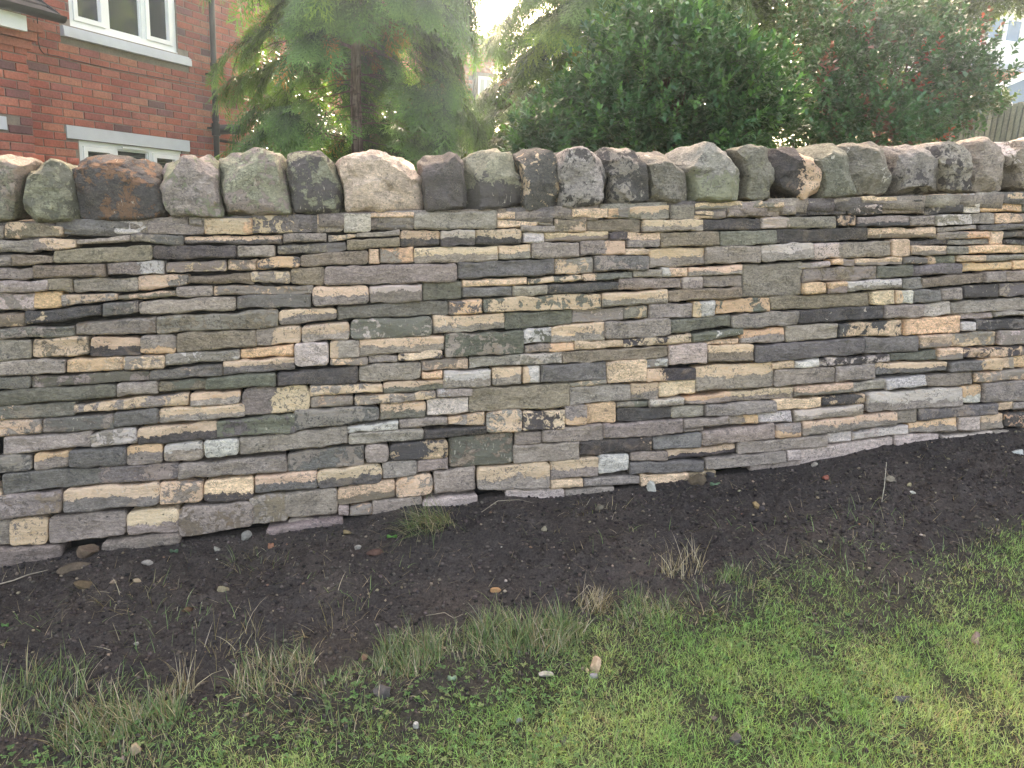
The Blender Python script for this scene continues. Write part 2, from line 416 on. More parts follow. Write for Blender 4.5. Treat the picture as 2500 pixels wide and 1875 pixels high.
# one line per stone, traced course by course: left x, left top, left bottom, right x, right top, right bottom, tone
TILES = {
 'A': (0, 340, 3.456, """-140 720 850 35 720 850 gg1;35 705 835 525 722 830 ob3;527 715 822 962 695 805 gd3;955 680 795 1245 690 800 ww1
1245 688 800 1718 735 800 gg1;1603 672 720 1712 678 735 gg1;1722 665 795 2130 660 800 yb3;-40 855 955 290 848 955 gg1
285 845 952 632 838 912 gb3;637 845 885 1092 808 862 gg1;1102 805 868 1548 808 898 gd3;1545 820 882 2386 812 885 db2
-60 978 1085 98 990 1080 gg1;105 970 1072 443 990 1045 oo1;447 938 1045 1288 885 1015 og1;1293 900 1015 1998 898 1005 kb4
2000 898 995 2318 898 995 gg1;-40 1095 1193 268 1085 1180 gg1;270 1065 1178 890 1052 1160 oo1;905 1040 1150 1378 1028 1135 gw3
1385 1040 1130 1910 1015 1108 bg3;1915 1020 1108 2165 1012 1105 bg3;-40 1195 1300 410 1190 1278 gd1;405 1180 1278 608 1182 1295 om1
612 1178 1298 1165 1165 1275 gn1;1155 1155 1278 1582 1145 1232 gb3;1587 1165 1218 2140 1122 1215 ok4;2115 1115 1200 2450 1105 1212 gb3
-60 1300 1455 285 1300 1438 pg3;260 1293 1438 522 1290 1422 yy1;507 1305 1412 988 1308 1360 gb3;980 1320 1360 1485 1275 1332 bo3
1487 1250 1335 1792 1238 1328 gg1;1800 1240 1318 2643 1235 1300 bg3;-60 1480 1590 218 1470 1585 bo3;208 1455 1572 868 1405 1490 kb4
865 1385 1495 1165 1365 1470 gd3;1170 1370 1482 1993 1328 1445 mm1;1998 1320 1430 2628 1310 1420 gd3;-60 1598 1692 630 1578 1662 ng3
625 1562 1655 1322 1490 1640 go3;1320 1500 1640 2350 1438 1590 og3"""),
 'E': (0, 800, 3.456, """-60 112 282 262 108 265 mm1;268 100 262 750 72 235 ob3;755 85 245 1198 85 238 kb2;1175 72 225 1485 60 215 gy5
1485 45 210 2165 15 165 oo1;-60 290 412 553 265 390 gm1;555 265 390 1042 245 360 by3;1042 245 360 1385 235 345 bg3
1383 232 325 2028 182 268 gw3;2030 190 262 2480 138 238 yy1;-60 420 528 255 412 515 ng3;255 415 508 1250 370 450 gn3
1250 372 448 1880 310 410 db4;1880 290 408 2493 245 350 db2;-60 535 665 982 480 588 nd1;978 480 585 1330 450 560 mm1
1325 460 545 1735 430 520 on3;1735 425 525 2330 380 500 nn1;-60 672 785 638 625 740 nb4;617 648 728 1592 550 645 gb3
1603 560 668 2028 532 640 gb2;2033 525 745 2613 490 710 fb7;-60 790 930 352 765 900 gb3;357 770 895 970 720 850 gd3
960 715 848 1345 685 808 dd1;1333 690 815 2065 645 755 gb2;5 935 1090 770 875 1010 mm1;762 890 1005 1160 840 980 gw3
1160 850 992 1830 790 940 kb2;1820 790 935 2496 730 890 dn3;-60 1095 1230 262 1080 1220 dg3;270 1070 1215 575 1048 1190 gy2
572 1040 1192 1060 1008 1170 dd1;1062 1000 1168 1370 988 1150 gy2;1374 985 1150 1718 955 1130 gw2;1725 950 1100 2018 935 1075 ww1
2014 938 1080 2938 840 992 mm1;10 1240 1420 840 1190 1318 dd1;822 1195 1330 1498 1155 1290 dg3;1497 1160 1290 2420 1078 1225 gn4
-80 1330 1440 10 1395 1430 bb1;-60 1430 1630 528 1378 1560 go3;530 1365 1570 1350 1310 1500 db2;1332 1310 1505 1712 1290 1475 mb3
1717 1295 1485 2147 1260 1455 bk5;2150 1260 1398 2683 1210 1360 db2"""),
 'I': (0, 1200, 2.458, """-60 180 330 60 180 320 mm1;52 172 325 288 158 312 gb3;288 157 320 757 120 265 mg1;757 130 265 1078 95 240 gb2
1072 100 280 1518 58 210 go3;1494 30 205 1728 8 182 go3;1702 10 162 2025 -20 140 gm1;-60 335 470 375 322 430 pp1
620 300 372 1085 245 300 pg1;1600 212 262 2060 150 225 pp1"""),
 'B': (620, 340, 3.456, """-25 640 795 490 635 790 db3;498 632 790 757 632 788 gb2;759 632 790 985 622 775 pp1;985 618 660 1350 612 658 bn1
988 668 762 1350 668 760 gd3;1352 625 765 2045 605 752 mm1;2050 608 670 2210 602 672 bb1;2050 676 748 2400 688 722 bb1
252 800 875 612 790 868 gm1;625 812 865 865 795 825 bg3;868 792 825 1228 768 815 gn1;1232 772 905 1573 772 900 kb2
1577 768 900 1863 765 895 kp2;1867 765 895 2263 755 885 kb2;195 900 975 780 868 940 gd3;780 845 935 1230 828 905 og1
25 1010 1095 382 980 1085 dy3;385 970 1072 967 935 1055 og1;972 925 1055 1060 925 1055 bo1;1062 918 1050 1350 915 1042 yg3
1352 915 1045 2060 905 1030 gb2;2065 900 1020 2345 892 1008 gb2;305 1090 1228 600 1080 1230 og1;592 1080 1235 1715 1045 1200 md1
1722 1042 1178 2538 1005 1142 do1;494 1250 1420 970 1235 1388 gb2;975 1235 1390 1422 1215 1368 gp2;1425 1215 1368 1757 1195 1345 ng1
1757 1185 1245 2307 1170 1230 bb1;1765 1255 1342 2180 1240 1325 do1;697 1415 1530 1650 1368 1480 no1;1647 1365 1480 1932 1345 1470 dy3
1937 1345 1465 2930 1300 1430 nb3;210 1440 1570 695 1425 1520 gb2;810 1530 1690 1505 1498 1665 pn3;1512 1500 1645 2118 1470 1605 gb2
2120 1470 1610 2693 1440 1565 nn1;402 1575 1715 805 1548 1695 gb2"""),
 'F': (620, 800, 3.456, """5 12 160 395 -15 125 gb7;343 130 332 632 128 320 pm1;640 120 268 893 110 248 gb6;887 105 245 1608 68 188 gb2
1612 60 255 2276 25 215 ng3;638 262 325 968 255 315 bg3;972 240 300 1215 232 290 go1;1215 225 285 1597 188 260 bk3
887 325 465 1410 282 430 mm1;1415 280 370 1812 258 348 bg3;1417 375 435 1598 370 430 yb1;1818 255 335 2598 210 305 mp3
193 385 495 880 330 480 kb4;1602 375 520 2003 345 500 gw2;2010 345 492 2268 330 480 gb2;1090 470 560 1613 440 525 nb2
472 492 580 1088 480 545 gb3;475 582 690 842 575 660 bg3;843 580 668 1535 545 605 gb3;1540 535 595 1843 520 580 gw3
1062 650 785 1450 625 770 nb2;1460 620 750 1812 585 715 pp1;1815 530 712 2670 462 675 om1;330 700 870 1060 665 780 dg3
785 840 895 1222 790 865 gw3;1225 790 860 1643 755 828 gm1;1645 760 825 1950 712 822 gb3;1960 715 878 2262 695 878 gb3
803 890 992 1432 855 945 mm1;1435 870 950 1970 825 895 kb4;283 1070 1225 935 990 1170 dg3;937 995 1148 1140 985 1130 mm1
1143 990 1125 1640 945 1108 bk3;1647 935 1195 2197 880 1150 on3;533 1210 1360 1078 1150 1310 db2;1080 1145 1290 1375 1125 1250 gp1
1377 1125 1228 1645 1105 1205 mm1;1192 1285 1450 1512 1235 1410 gb3;1517 1225 1412 1875 1180 1375 gm1;1882 1190 1368 2500 1140 1365 gb2
700 1360 1510 1190 1290 1440 bo5;712 1508 1590 803 1505 1580 gm1;807 1525 1590 995 1480 1575 bg3;992 1470 1625 1415 1430 1540 gm1
1420 1460 1550 1890 1400 1550 pp1;290 1640 1700 700 1610 1680 mp1"""),
 'C': (1240, 340, 3.456, """70 608 680 545 600 668 gk4;545 590 662 845 582 660 bb1;847 580 665 1020 568 668 yg7;1025 570 680 1362 548 672 gb2
1370 548 678 1572 545 672 gg1;1575 535 595 1978 525 580 bg5;1982 530 580 2328 520 575 gb3;1575 602 675 1848 595 662 bg7
1850 588 655 2310 582 648 gg1;258 685 725 385 680 730 bg3;110 730 785 403 728 785 gn1;392 675 780 666 670 775 ob3
665 672 775 1132 668 780 on1;1137 680 782 1648 678 778 gb2;1650 672 770 2138 668 768 kb4;2145 660 758 2783 645 745 gp6
130 788 888 312 788 882 ww1;312 785 872 860 780 848 bg5;865 782 850 1313 790 858 bk6;1290 785 910 1782 778 900 on1
1785 775 900 2265 768 885 nd1;1008 855 918 1278 855 912 gg1;990 928 980 1192 925 972 bo1;207 880 1005 607 872 995 go1
615 858 985 1000 852 975 mb7;1195 925 1088 1665 912 1062 gb2;1658 910 1058 2130 895 1040 mm1;2133 895 1035 2573 870 1010 gp2
397 1005 1145 732 988 1128 gb3;728 990 1120 1190 980 1105 dg3;1057 1108 1165 1300 1095 1160 go1;1300 1088 1165 1525 1078 1155 bw6
1530 1085 1155 1983 1058 1145 gb2;640 1140 1198 1055 1115 1168 nb6;168 1180 1228 635 1145 1192 nb3;1987 1055 1340 2495 1035 1315 gg1
40 1240 1325 335 1232 1312 go1;325 1228 1312 935 1202 1270 kb4;932 1180 1275 1465 1168 1265 go1;1475 1165 1268 1650 1158 1265 gp2
1655 1160 1250 1980 1148 1240 go1;790 1300 1418 1348 1270 1385 gb2;1355 1280 1375 1980 1245 1340 og1;1563 1370 1500 1755 1365 1495 wb6
1757 1360 1478 2226 1340 1460 ny3;552 1445 1552 983 1425 1525 pg3;987 1415 1520 1190 1402 1515 gb3;1194 1395 1515 1560 1380 1502 mm1"""),
 'G': (1240, 760, 3.456, """135 155 282 380 140 262 wn3;370 130 268 825 90 242 gb2;820 90 240 1372 60 210 mm1;1364 70 195 1897 30 120 nd1
1897 35 152 2458 -5 110 mm1;140 290 355 565 262 335 gy7;567 262 335 978 240 300 bo1;978 245 310 1552 190 265 kb3
1555 195 265 1990 145 205 wn3;1675 262 285 1965 228 275 bb1;1972 165 282 2350 135 265 gy2;460 345 442 1352 295 390 og1
1357 285 455 1687 265 448 pp1;1690 290 432 2080 285 425 ob2;2083 290 432 3003 225 355 dm1;130 465 612 275 460 605 wb6
275 460 602 828 430 580 dk1;833 425 612 1172 402 598 bo1;1175 405 480 1360 395 478 wg3;1172 490 595 1583 475 578 kb6
1583 470 682 2245 430 640 mb2;515 598 640 830 570 615 bg3;1280 605 728 1600 562 700 bo1;1040 618 755 1278 598 745 gb2
528 645 795 1038 615 750 mm1;480 800 958 670 790 950 gy5;655 785 948 922 770 945 yy1;925 770 818 1198 755 815 gn7
1198 752 812 1487 730 788 gp2;1490 720 785 1877 685 770 gy2;1879 685 768 2423 640 735 gb2;928 825 940 1385 815 905 kd4
1387 805 905 1662 785 885 mm1;1664 790 890 2265 752 855 mm1;120 848 1010 483 828 1003 bk3;62 1020 1132 285 1015 1128 mm1
290 1000 1110 803 950 1085 gp1;805 955 1085 1482 912 1030 mm1;1485 920 995 1865 882 960 gp1;1867 885 955 2121 875 950 gy7
2122 862 945 2405 848 938 ww1;1487 998 1025 1665 988 1015 gg1;50 1135 1290 605 1098 1250 gm1;608 1105 1225 1222 1062 1175 kb4
1228 1065 1165 1635 1022 1150 dg1;1638 1015 1135 2258 950 1080 gm1;357 1270 1418 768 1235 1395 gb2;770 1222 1385 1028 1205 1348 wp1
1037 1198 1265 1350 1175 1262 gp1;1352 1180 1262 1930 1130 1200 kb2;1938 1115 1208 2700 1045 1145 mm1;1665 1245 1338 2342 1180 1272 mm1
1030 1278 1380 1660 1255 1352 dm1;357 1425 1505 638 1415 1485 bb1;640 1415 1485 1118 1385 1460 gm1;1122 1385 1485 1525 1370 1440 bg1
1525 1370 1430 1755 1345 1400 bb1;485 1515 1600 905 1480 1580 gm1;-20 1515 1610 483 1500 1600 pp1;2050 1310 1375 2475 1262 1345 gm1"""),
 'D': (1860, 340, 3.456, """190 528 560 592 512 555 go1;595 492 550 845 488 540 gk4;838 487 538 1130 482 536 bg5;1132 478 540 1370 465 538 mk7
1370 465 535 1820 455 522 bw3;1820 450 525 2050 448 520 gk4;2055 455 515 2330 440 510 bn3;168 565 640 275 562 640 go1
275 560 640 722 560 635 kb4;725 548 635 1026 548 635 pk3;1026 545 632 1388 545 632 og1;1390 548 630 1700 548 622 mk3
1702 540 620 1838 540 620 pp1;1850 530 615 2200 522 610 yb1;2205 545 610 2330 520 605 nn1;648 640 730 808 638 730 bk3
810 650 740 1252 645 732 gk5;1255 645 732 1470 640 725 mm1;1470 640 728 1773 630 720 gw3;1778 630 720 1980 622 712 go1
1985 625 712 2330 615 705 bg3;125 765 875 908 745 850 kb4;910 752 840 1490 740 830 bo5;1500 740 775 1830 722 765 gg1
1835 725 768 2330 712 760 dg1;1498 785 850 1935 772 835 gy7;1940 775 888 2055 775 888 bp1;2060 780 830 2330 768 825 gd3
1260 855 895 1580 850 892 kb4;1585 850 892 1935 845 888 go1;2060 850 885 2330 840 880 dk3;435 878 1012 1105 852 992 mp6
1108 850 988 1258 850 985 bo1;1262 900 980 1558 900 975 bg5;1560 905 970 1740 905 970 gn1;1745 900 968 2195 892 960 yb1
2200 900 960 2330 895 955 bb1;1890 978 1030 2330 965 1015 mg1;305 1045 1090 572 1022 1068 pg6;595 1018 1068 790 1010 1062 yg7
795 1010 1060 1190 995 1058 bg5;1195 995 1055 1418 990 1055 bd3;1420 990 1052 1650 982 1045 nb6;1655 982 1038 1890 978 1035 bg1
1710 1045 1120 2125 1035 1090 by3;2130 1030 1098 2330 1018 1090 yy1;352 1085 1210 987 1065 1180 og3;987 1068 1170 1287 1060 1155 nn1
1290 1068 1158 1708 1040 1130 dn1;1360 1175 1258 1870 1130 1210 ob4;1872 1120 1205 2055 1110 1200 gg1;2060 1110 1200 2330 1105 1195 gg1
352 1215 1312 546 1208 1305 yb1;555 1205 1300 720 1200 1295 yg5;722 1205 1285 1180 1178 1260 gw2;1190 1172 1270 1367 1168 1268 dn1"""),
 'H': (1860, 680, 3.456, """85 150 272 925 120 235 on1;927 110 222 1115 98 215 bw1;1128 98 215 1275 98 212 wb6;1280 98 212 1510 90 190 dg1
1515 90 190 1685 78 180 go1;1700 60 165 2000 50 155 mk3;2005 45 150 2330 35 145 gd3;315 270 380 1028 228 335 kp4
1033 225 338 1370 212 328 mm1;1368 215 325 1605 195 312 pp1;1607 200 305 2330 155 260 go1;1690 308 355 1962 282 332 go1
1967 285 320 2330 265 310 go1;207 405 535 648 375 500 mm1;655 385 495 1193 350 485 bk3;1208 350 485 1683 312 450 yb1
1685 365 440 1812 362 442 ww1;1815 350 440 2330 325 415 dk3;865 500 632 1326 485 615 dg1;1330 482 595 1612 465 580 bg5
1615 465 580 1985 445 565 bg3;1998 445 560 2330 425 555 pg3;1695 595 672 2212 572 655 bk3;2215 575 650 2330 565 650 mm1
92 718 775 278 690 755 bo1;284 700 760 483 675 748 ww1;485 680 748 1088 640 705 pk3;1092 640 690 1472 605 690 nn1
1483 590 690 1690 585 680 bg5;112 770 918 625 748 875 md1;632 745 878 968 715 845 go1;972 718 820 1578 700 778 db2
1582 712 795 2032 670 770 db7;2037 675 765 2143 660 765 bg7;2145 650 750 2330 635 745 yg7;283 920 1005 788 878 965 bg5
778 882 960 1045 848 930 mm1;1052 850 938 1388 815 910 ww1;1387 825 912 1790 795 900 mg1;1797 800 885 2330 755 840 bg3
115 1030 1118 508 1005 1085 bo1;510 1000 1080 875 968 1050 kb3;885 970 1128 1695 918 1080 gp2;1702 910 1058 1868 895 1050 wy2
1872 885 1050 2330 850 1025 go1;278 1120 1210 868 1060 1150 gp2;340 1210 1330 1143 1120 1235 gb2;120 1235 1350 335 1218 1335 gy5
1150 1120 1225 1330 1105 1220 gm1;1335 1105 1200 2000 1060 1150 dg3;2007 1060 1120 2125 1040 1110 bb1;2130 1045 1105 2330 1035 1100 gg1
1258 1228 1305 1660 1178 1300 gy2;1665 1180 1285 1853 1158 1290 pp1;1860 1160 1290 2060 1140 1270 gb2;2067 1150 1260 2330 1120 1270 yk3
565 1310 1400 775 1290 1382 wp1;780 1300 1365 1248 1235 1312 pw3;335 1440 1620 1125 1345 1470 pm1;210 1445 1545 333 1440 1535 pg1
1132 1335 1450 1502 1310 1430 pm1;1525 1335 1420 1950 1290 1380 pm1;1957 1290 1420 2330 1260 1400 gm1"""),
}
COPES = [
 ('A', 'lg', '3', "-160 230 -60 175 110 150 230 160 290 190 262 300 245 420 240 520 215 690 60 690 -160 680"),
 ('A', 'ln', '3', "265 220 350 175 480 180 620 225 670 280 690 400 710 560 690 680 560 690 380 690 305 640 285 500 258 380"),
 ('A', 'kr', '3', "680 290 720 190 830 150 1100 150 1280 185 1330 250 1340 330 1390 440 1420 600 1370 650 1150 670 800 675 740 640 710 480"),
 ('A', 'gl', '3', "1335 270 1500 205 1680 145 1800 155 1865 200 1875 400 1895 560 1910 645 1700 660 1490 660 1430 560 1380 420"),
 ('B', 'lg', '3', "-270 190 -180 150 0 120 80 110 230 160 260 200 290 320 320 480 325 620 150 625 -230 620 -245 500 -265 350"),
 ('B', 'lk', '3', "320 160 450 135 690 150 705 200 720 340 765 480 770 600 740 620 360 625 345 500 315 330 314 200"),
 ('B', 'ck', '1', "712 200 860 150 1050 135 1250 145 1360 190 1370 280 1395 350 1400 590 1300 600 900 615 792 610 775 450 735 280"),
 ('B', 'kg', '4', "1405 170 1560 140 1650 145 1735 200 1748 380 1775 470 1765 580 1550 605 1440 605 1420 420 1402 250"),
 ('B', 'lk', '5', "1755 190 1785 150 1980 115 2150 150 2180 210 2205 300 2222 520 2215 550 2050 570 1850 600 1795 590 1785 400"),
 ('C', 'kb', '3', "47 160 130 110 250 115 325 135 357 300 385 480 382 590 260 610 100 600 82 560 90 400 75 260"),
 ('C', 'vk', '3', "335 135 420 105 540 88 690 110 737 220 790 340 780 520 680 540 500 600 402 595 390 400 358 250"),
 ('C', 'kv', '3', "712 130 800 95 980 100 1055 160 1105 280 1135 400 1115 520 960 555 805 550 800 350 748 220"),
 ('C', 'nw', '4', "1065 135 1190 110 1310 130 1380 190 1445 300 1460 530 1300 540 1142 530 1145 400 1112 260"),
 ('C', 'vl', '5', "1345 130 1450 80 1600 60 1740 80 1835 130 1893 230 1910 430 1880 510 1650 530 1485 530 1475 400 1428 240"),
 ('C', 'nl', '3', "1845 105 1980 65 2090 95 2135 190 2187 340 2198 490 1960 520 1905 500 1922 350 1905 220"),
 ('D', 'kb', '7', "-15 110 60 90 220 110 310 170 347 250 370 380 365 480 230 510 90 500 62 430 5 230"),
 ('D', 'nw', '4', "230 100 400 70 520 60 566 95 597 200 636 350 648 475 560 490 388 495 385 380 345 230"),
 ('D', 'nw', '4', "574 95 700 65 830 50 918 75 966 180 996 330 1018 440 960 465 655 478 644 350 604 200"),
 ('D', 'vk', '3', "925 70 1050 55 1200 80 1275 140 1335 220 1375 330 1387 440 1200 465 1050 470 1035 400 1004 280 965 150"),
 ('D', 'vk', '3', "1245 85 1400 50 1540 80 1592 160 1640 270 1645 445 1500 450 1402 440 1388 300 1328 180"),
 ('D', 'mk', '1', "1520 60 1750 20 1840 80 1895 150 1953 260 1975 380 1955 430 1700 450 1658 440 1652 280 1612 150 1572 85"),
 ('D', 'gw', '6', "1835 55 1970 25 2080 50 2165 130 2205 230 2205 400 2090 440 1992 410 1988 300 1935 170"),
 ('D', 'gn', '1', "2080 45 2200 5 2400 0 2450 100 2450 400 2255 420 2218 300 2175 140"),
]
PAT = {'1': (0, 0, -1.2), '2': (0, 2.1, -.02), '3': (0, 0, .04), '4': (0, 0, -.42), '5': (0, -2.1, -.18), '6': (-3.6, 0, -.6), '7': (3.6, 0, -.1)}
def jit(c, r, a=.14):
    k = 1+r.uniform(-a, a)
    return np.clip(np.array(c)*k*(1+r.uniform(-.035, .035, 3)), .01, .8)
def rrect(u, v, a, b, r):
    x = u*a; y = v*b
    cx = np.clip(x, -(a-r), a-r); cy = np.clip(y, -(b-r), b-r)
    dx = (x-cx)/r; dy = (y-cy)/r
    return cx+dx*np.sqrt(np.maximum(0, 1-dy*dy/2))*r, cy+dy*np.sqrt(np.maximum(0, 1-dx*dx/2))*r
def axis_pts(h, r):
    inner = max(2, int(round(2*(h-.012)/.016)))
    core = np.linspace(-(h-.012), h-.012, inner+1)
    return np.concatenate([[-h, -h+.0025, -h+.0065], core, [h-.0065, h-.0025, h]])/h
def stone_geo(q, seed, off, depth=.16):
    """q: four world corners (TL, BL, BR, TR) on the wall face"""
    r = np.random.default_rng(seed)
    TL, BL, BR, TR = q
    C = (TL+BL+BR+TR)/4
    a = (np.linalg.norm(TR-TL)+np.linalg.norm(BR-BL))/4
    b = (np.linalg.norm(TL-BL)+np.linalg.norm(TR-BR))/4
    a = max(a, .016); b = max(b, .012)
    U, Vv = np.meshgrid(axis_pts(a, 0), axis_pts(b, 0))
    a += .0020; b += .0020
    lf = 1.0 if C[0] < .3 else .6
    rad = min(a, b)*r.uniform(.14, .62)*lf
    X, Y = rrect(U, Vv, a, b, rad)
    # distance from the edge, for the worn arris
    ed = np.minimum(a-np.abs(U*a), b-np.abs(Vv*b))
    s = (X/a+1)/2; t = (Y/b+1)/2
    P = (1-s)[..., None]*((1-t)[..., None]*BL+t[..., None]*TL)+s[..., None]*((1-t)[..., None]*BR+t[..., None]*TR)
    sh = r.uniform(0, 100, 3)
    # wavering outline: strongest along the top and bottom edges
    Q = P*np.array([1, 1, 1])+sh
    w = fbm(Q, 16.0, 3, seed)
    w2 = fbm(Q+5, 40.0, 2, seed+3)
    e = np.clip(1-ed/.02, 0, 1)
    tw = (np.abs(Vv)**3)
    P = P+WZ*((w*.0035+w2*.0014)*(0.4+tw))[..., None]+WX*((fbm(Q+9, 20.0, 2, seed+7))*.003*(np.abs(U)**3))[..., None]
    
    # split face: stepped horizontal layers plus lumps
    La = Q*np.array([1.0, 1, 3.2])
    lay = fbm(La, 11.0, 4, seed+21)
    fac = fbm(Q, 7.0, 2, seed+31)
    tilt = r.uniform(-.07, .07)*Y+r.uniform(-.02, .02)*X
    bev = .0045+.006*r.random()
    prof = np.clip(ed/bev, 0, 1); prof = 1-(1-prof)**2.2
    face = lay*.0080+fac*.005+tilt
    dep = off+bev*(1-prof)*1.1-face*prof           # positive = into the wall
    P = P+WN*dep[..., None]
    ny, nx = U.shape
    idx = np.arange(ny*nx).reshape(ny, nx)
    quads = np.stack([idx[:-1, :-1], idx[:-1, 1:], idx[1:, 1:], idx[1:, :-1]], -1).reshape(-1, 4)
    loop = np.concatenate([idx[0, :], idx[1:, -1], idx[-1, -2::-1], idx[-2:0:-1, 0]])
    V = P.reshape(-1, 3)
    rings = [loop]; vs = [V]
    n = len(V)
    Lp = V[loop]
    for dd, sc in ((.03, .995), (depth, .93)):
        R = C+(Lp-C)*sc; R = R-WN*np.dot(R-C, WN)[:, None]+WN*(off+dd)
        vs.append(R); rings.append(np.arange(n, n+len(R))); n += len(R)
    for k in range(2):
        A, B = rings[k], rings[k+1]
        quads = np.concatenate([quads, np.stack([A, B, np.roll(B, -1), np.roll(A, -1)], -1)])
    V = np.concatenate(vs)
    suv = np.zeros((len(V), 3))
    suv[:ny*nx, 0] = ((U+1)/2).ravel(); suv[:ny*nx, 1] = ((Vv+1)/2).ravel()
    suv[ny*nx:, 0] = np.tile(suv[loop, 0], 2); suv[ny*nx:, 1] = np.tile(suv[loop, 1], 2)
    return V, quads, suv, C
def stone_attrs(V, suv, code, r, extra=1.0):
    n = len(V)
    base = jit(TONES[code[0]], r); patch = jit(TONES[code[1]], r, .10)
    gx, gy, bi = PAT[code[2]]
    bi += r.uniform(-.12, .12)
    fib = {'4': 1.0, '3': .12}.get(code[2], .0)
    if code[0] == 'k' and code[2] != '4': fib = .45
    spk = .03+(.05 if code[0] in 'no' else 0)
    if code[2] == '4' and code[0] in 'ng': fib = 0.0; spk = .30
    if code[0] in 'bywp': spk = .0
    o = np.ones((n, 1))
    return {'base_tone': ('FLOAT_COLOR', np.hstack([o*base, o])), 'patch_tone': ('FLOAT_COLOR', np.hstack([o*patch, o])),
            'par': ('FLOAT_VECTOR', o*np.array([gx, gy, bi])), 'suv': ('FLOAT_VECTOR', suv),
            'fx': ('FLOAT_VECTOR', o*np.array([fib, spk, r.random()]))}
stones = []
for key, (ox, oy, sc, txt) in TILES.items():
    for it in txt.replace('\n', ';').split(';'):
        w = it.split()
        x0, t0, b0, x1, t1, b1 = [float(c) for c in w[:6]]
        q = [wpt(ox+x0/sc, oy+t0/sc), wpt(ox+x0/sc, oy+b0/sc), wpt(ox+x1/sc, oy+b1/sc), wpt(ox+x1/sc, oy+t1/sc)]
        area = (x1-x0)*((b0-t0)+(b1-t1))/2/sc/sc
        foot = (key == 'I' and w[6][0] == 'p')
        if foot: w[6] = 'f'+w[6][1:]
        stones.append((area, q, w[6], foot))
# unseen continuation of the courses beyond both ends of the picture
_cl, _cr = wpt(30, 540, .10), wpt(2470, 468, .10)
for side in (0, 1):
    p_ = -17 if side == 0 else 2535
    ea, eb = wpt(p_, 470), wpt(p_, 1300)
    z = eb[2] if side == 0 else wpt(p_, 1080)[2]
    rr = np.random.default_rng(77+side)
    top_ = _cl[2]+(_cr[2]-_cl[2])/(_cr[0]-_cl[0])*((ea[0])-_cl[0])
    z -= .25
    while z < top_-.03:
        h = min(rr.uniform(.035, .07), top_-z-.004)
        if top_-z-h < .03: h = top_-z-.004
        xs = float(np.interp(z, [eb[2], ea[2]], [eb[0], ea[0]]))+(.012 if side else -.012)
        x = xs
        while abs(x-xs) < 1.5:
            L = rr.uniform(.10, .30)
            xa, xb = (x-L, x) if side == 0 else (x, x+L)
            def W(x_, z_):
                z_ = z_+.085*(x_-xs); return np.array([x_, WP0[1]+(z_-.9)*.05, z_])
            q = [W(xa+.003, z+h-.004), W(xa+.003, z), W(xb-.003, z), W(xb-.003, z+h-.004)]
            stones.append((1.0, q, rr.choice(['gg1', 'gb2', 'mm1', 'og1', 'dg3', 'bg3', 'nn1', 'gb3']), False))
            x += -L if side == 0 else L
        z += h
stones.sort(key=lambda s: -s[0])
wall = empty('garden_wall', (wpt(1250, 1210)[0], WP0[1], .2),
             'long dry stone wall of thin buff and grey sandstone courses topped with upright boulders', 'wall')
rest = []
for i, (area, q, code, foot) in enumerate(stones):
    r = np.random.default_rng(900+i)
    off = r.uniform(-.011, .012)-(.022 if foot else 0)
    V, Q, suv, C = stone_geo(q, 300+i, off)
    at_ = stone_attrs(V, suv, code, r)
    if i < 300:
        mesh('stone', V, Q, M['stone'], wall, True, at_, origin=C)
    else:
        rest.append((V, Q, at_))
def join(lst):
    n = 0; VV = []; QQ = []; A = {}
    for V, Q, a in lst:
        VV.append(V); QQ.append(Q+n); n += len(V)
        for k, (ty, d) in a.items():
            A.setdefault(k, (ty, []))[1].append(d)
    return np.concatenate(VV), np.concatenate(QQ), {k: (ty, np.concatenate(d)) for k, (ty, d) in A.items()}
V, Q, A_ = join(rest)
o = mesh('small_stones', V, Q, M['stone'], wall, True, A_); o['kind'] = 'stuff'
# hearting behind the face, back face, top bed
def capz(x):          # bed of the coping along the wall
    return CAPA+CAPB*x
pL = wpt(30, 540, .10); pR = wpt(2470, 468, .10)
CAPB = (pR[2]-pL[2])/(pR[0]-pL[0]); CAPA = pL[2]-CAPB*pL[0]
mb = MB()
for x0, x1 in ((-3.9, 6.6),):
    P = []
    for z in ('b', 't'):
        for (x, y) in ((x0, 3.13), (x1, 3.13), (x1, 3.50), (x0, 3.50)):
            P.append((x, y+(0.0 if z == 'b' else .02*(1 if y < 3.3 else -1)), -.3 if z == 'b' else capz(x)-.02))
    mb.box8(P)
mb.build('rubble_hearting', M['core'], wall)
rt = np.random.default_rng(8); tb = []
x = -3.8
while x < 6.5:
    L = rt.uniform(.12, .3)
    for (ya, yb) in ((3.085, 3.085+rt.uniform(.15, .24)), (3.35, 3.52)):
        z1 = capz(x+L/2)+rt.uniform(-.018, -.006)
        V = np.array([(x, ya, z1), (x+L-.006, ya, z1+CAPB*L), (x+L-.006, yb, z1+CAPB*L), (x, yb, z1), (x, ya, z1-.05), (x+L-.006, ya, z1-.05), (x+L-.006, yb, z1-.05), (x, yb, z1-.05)])
        Q = np.array([[0, 1, 2, 3], [4, 7, 6, 5], [0, 4, 5, 1], [1, 5, 6, 2], [2, 6, 7, 3], [3, 7, 4, 0]])
        tb.append((V, Q, stone_attrs(V, np.full((8, 3), .5), rt.choice(['gg1', 'og1', 'mm1', 'dg1']), rt)))
    x += L
rb = np.random.default_rng(5); back = []+tb
z = .75
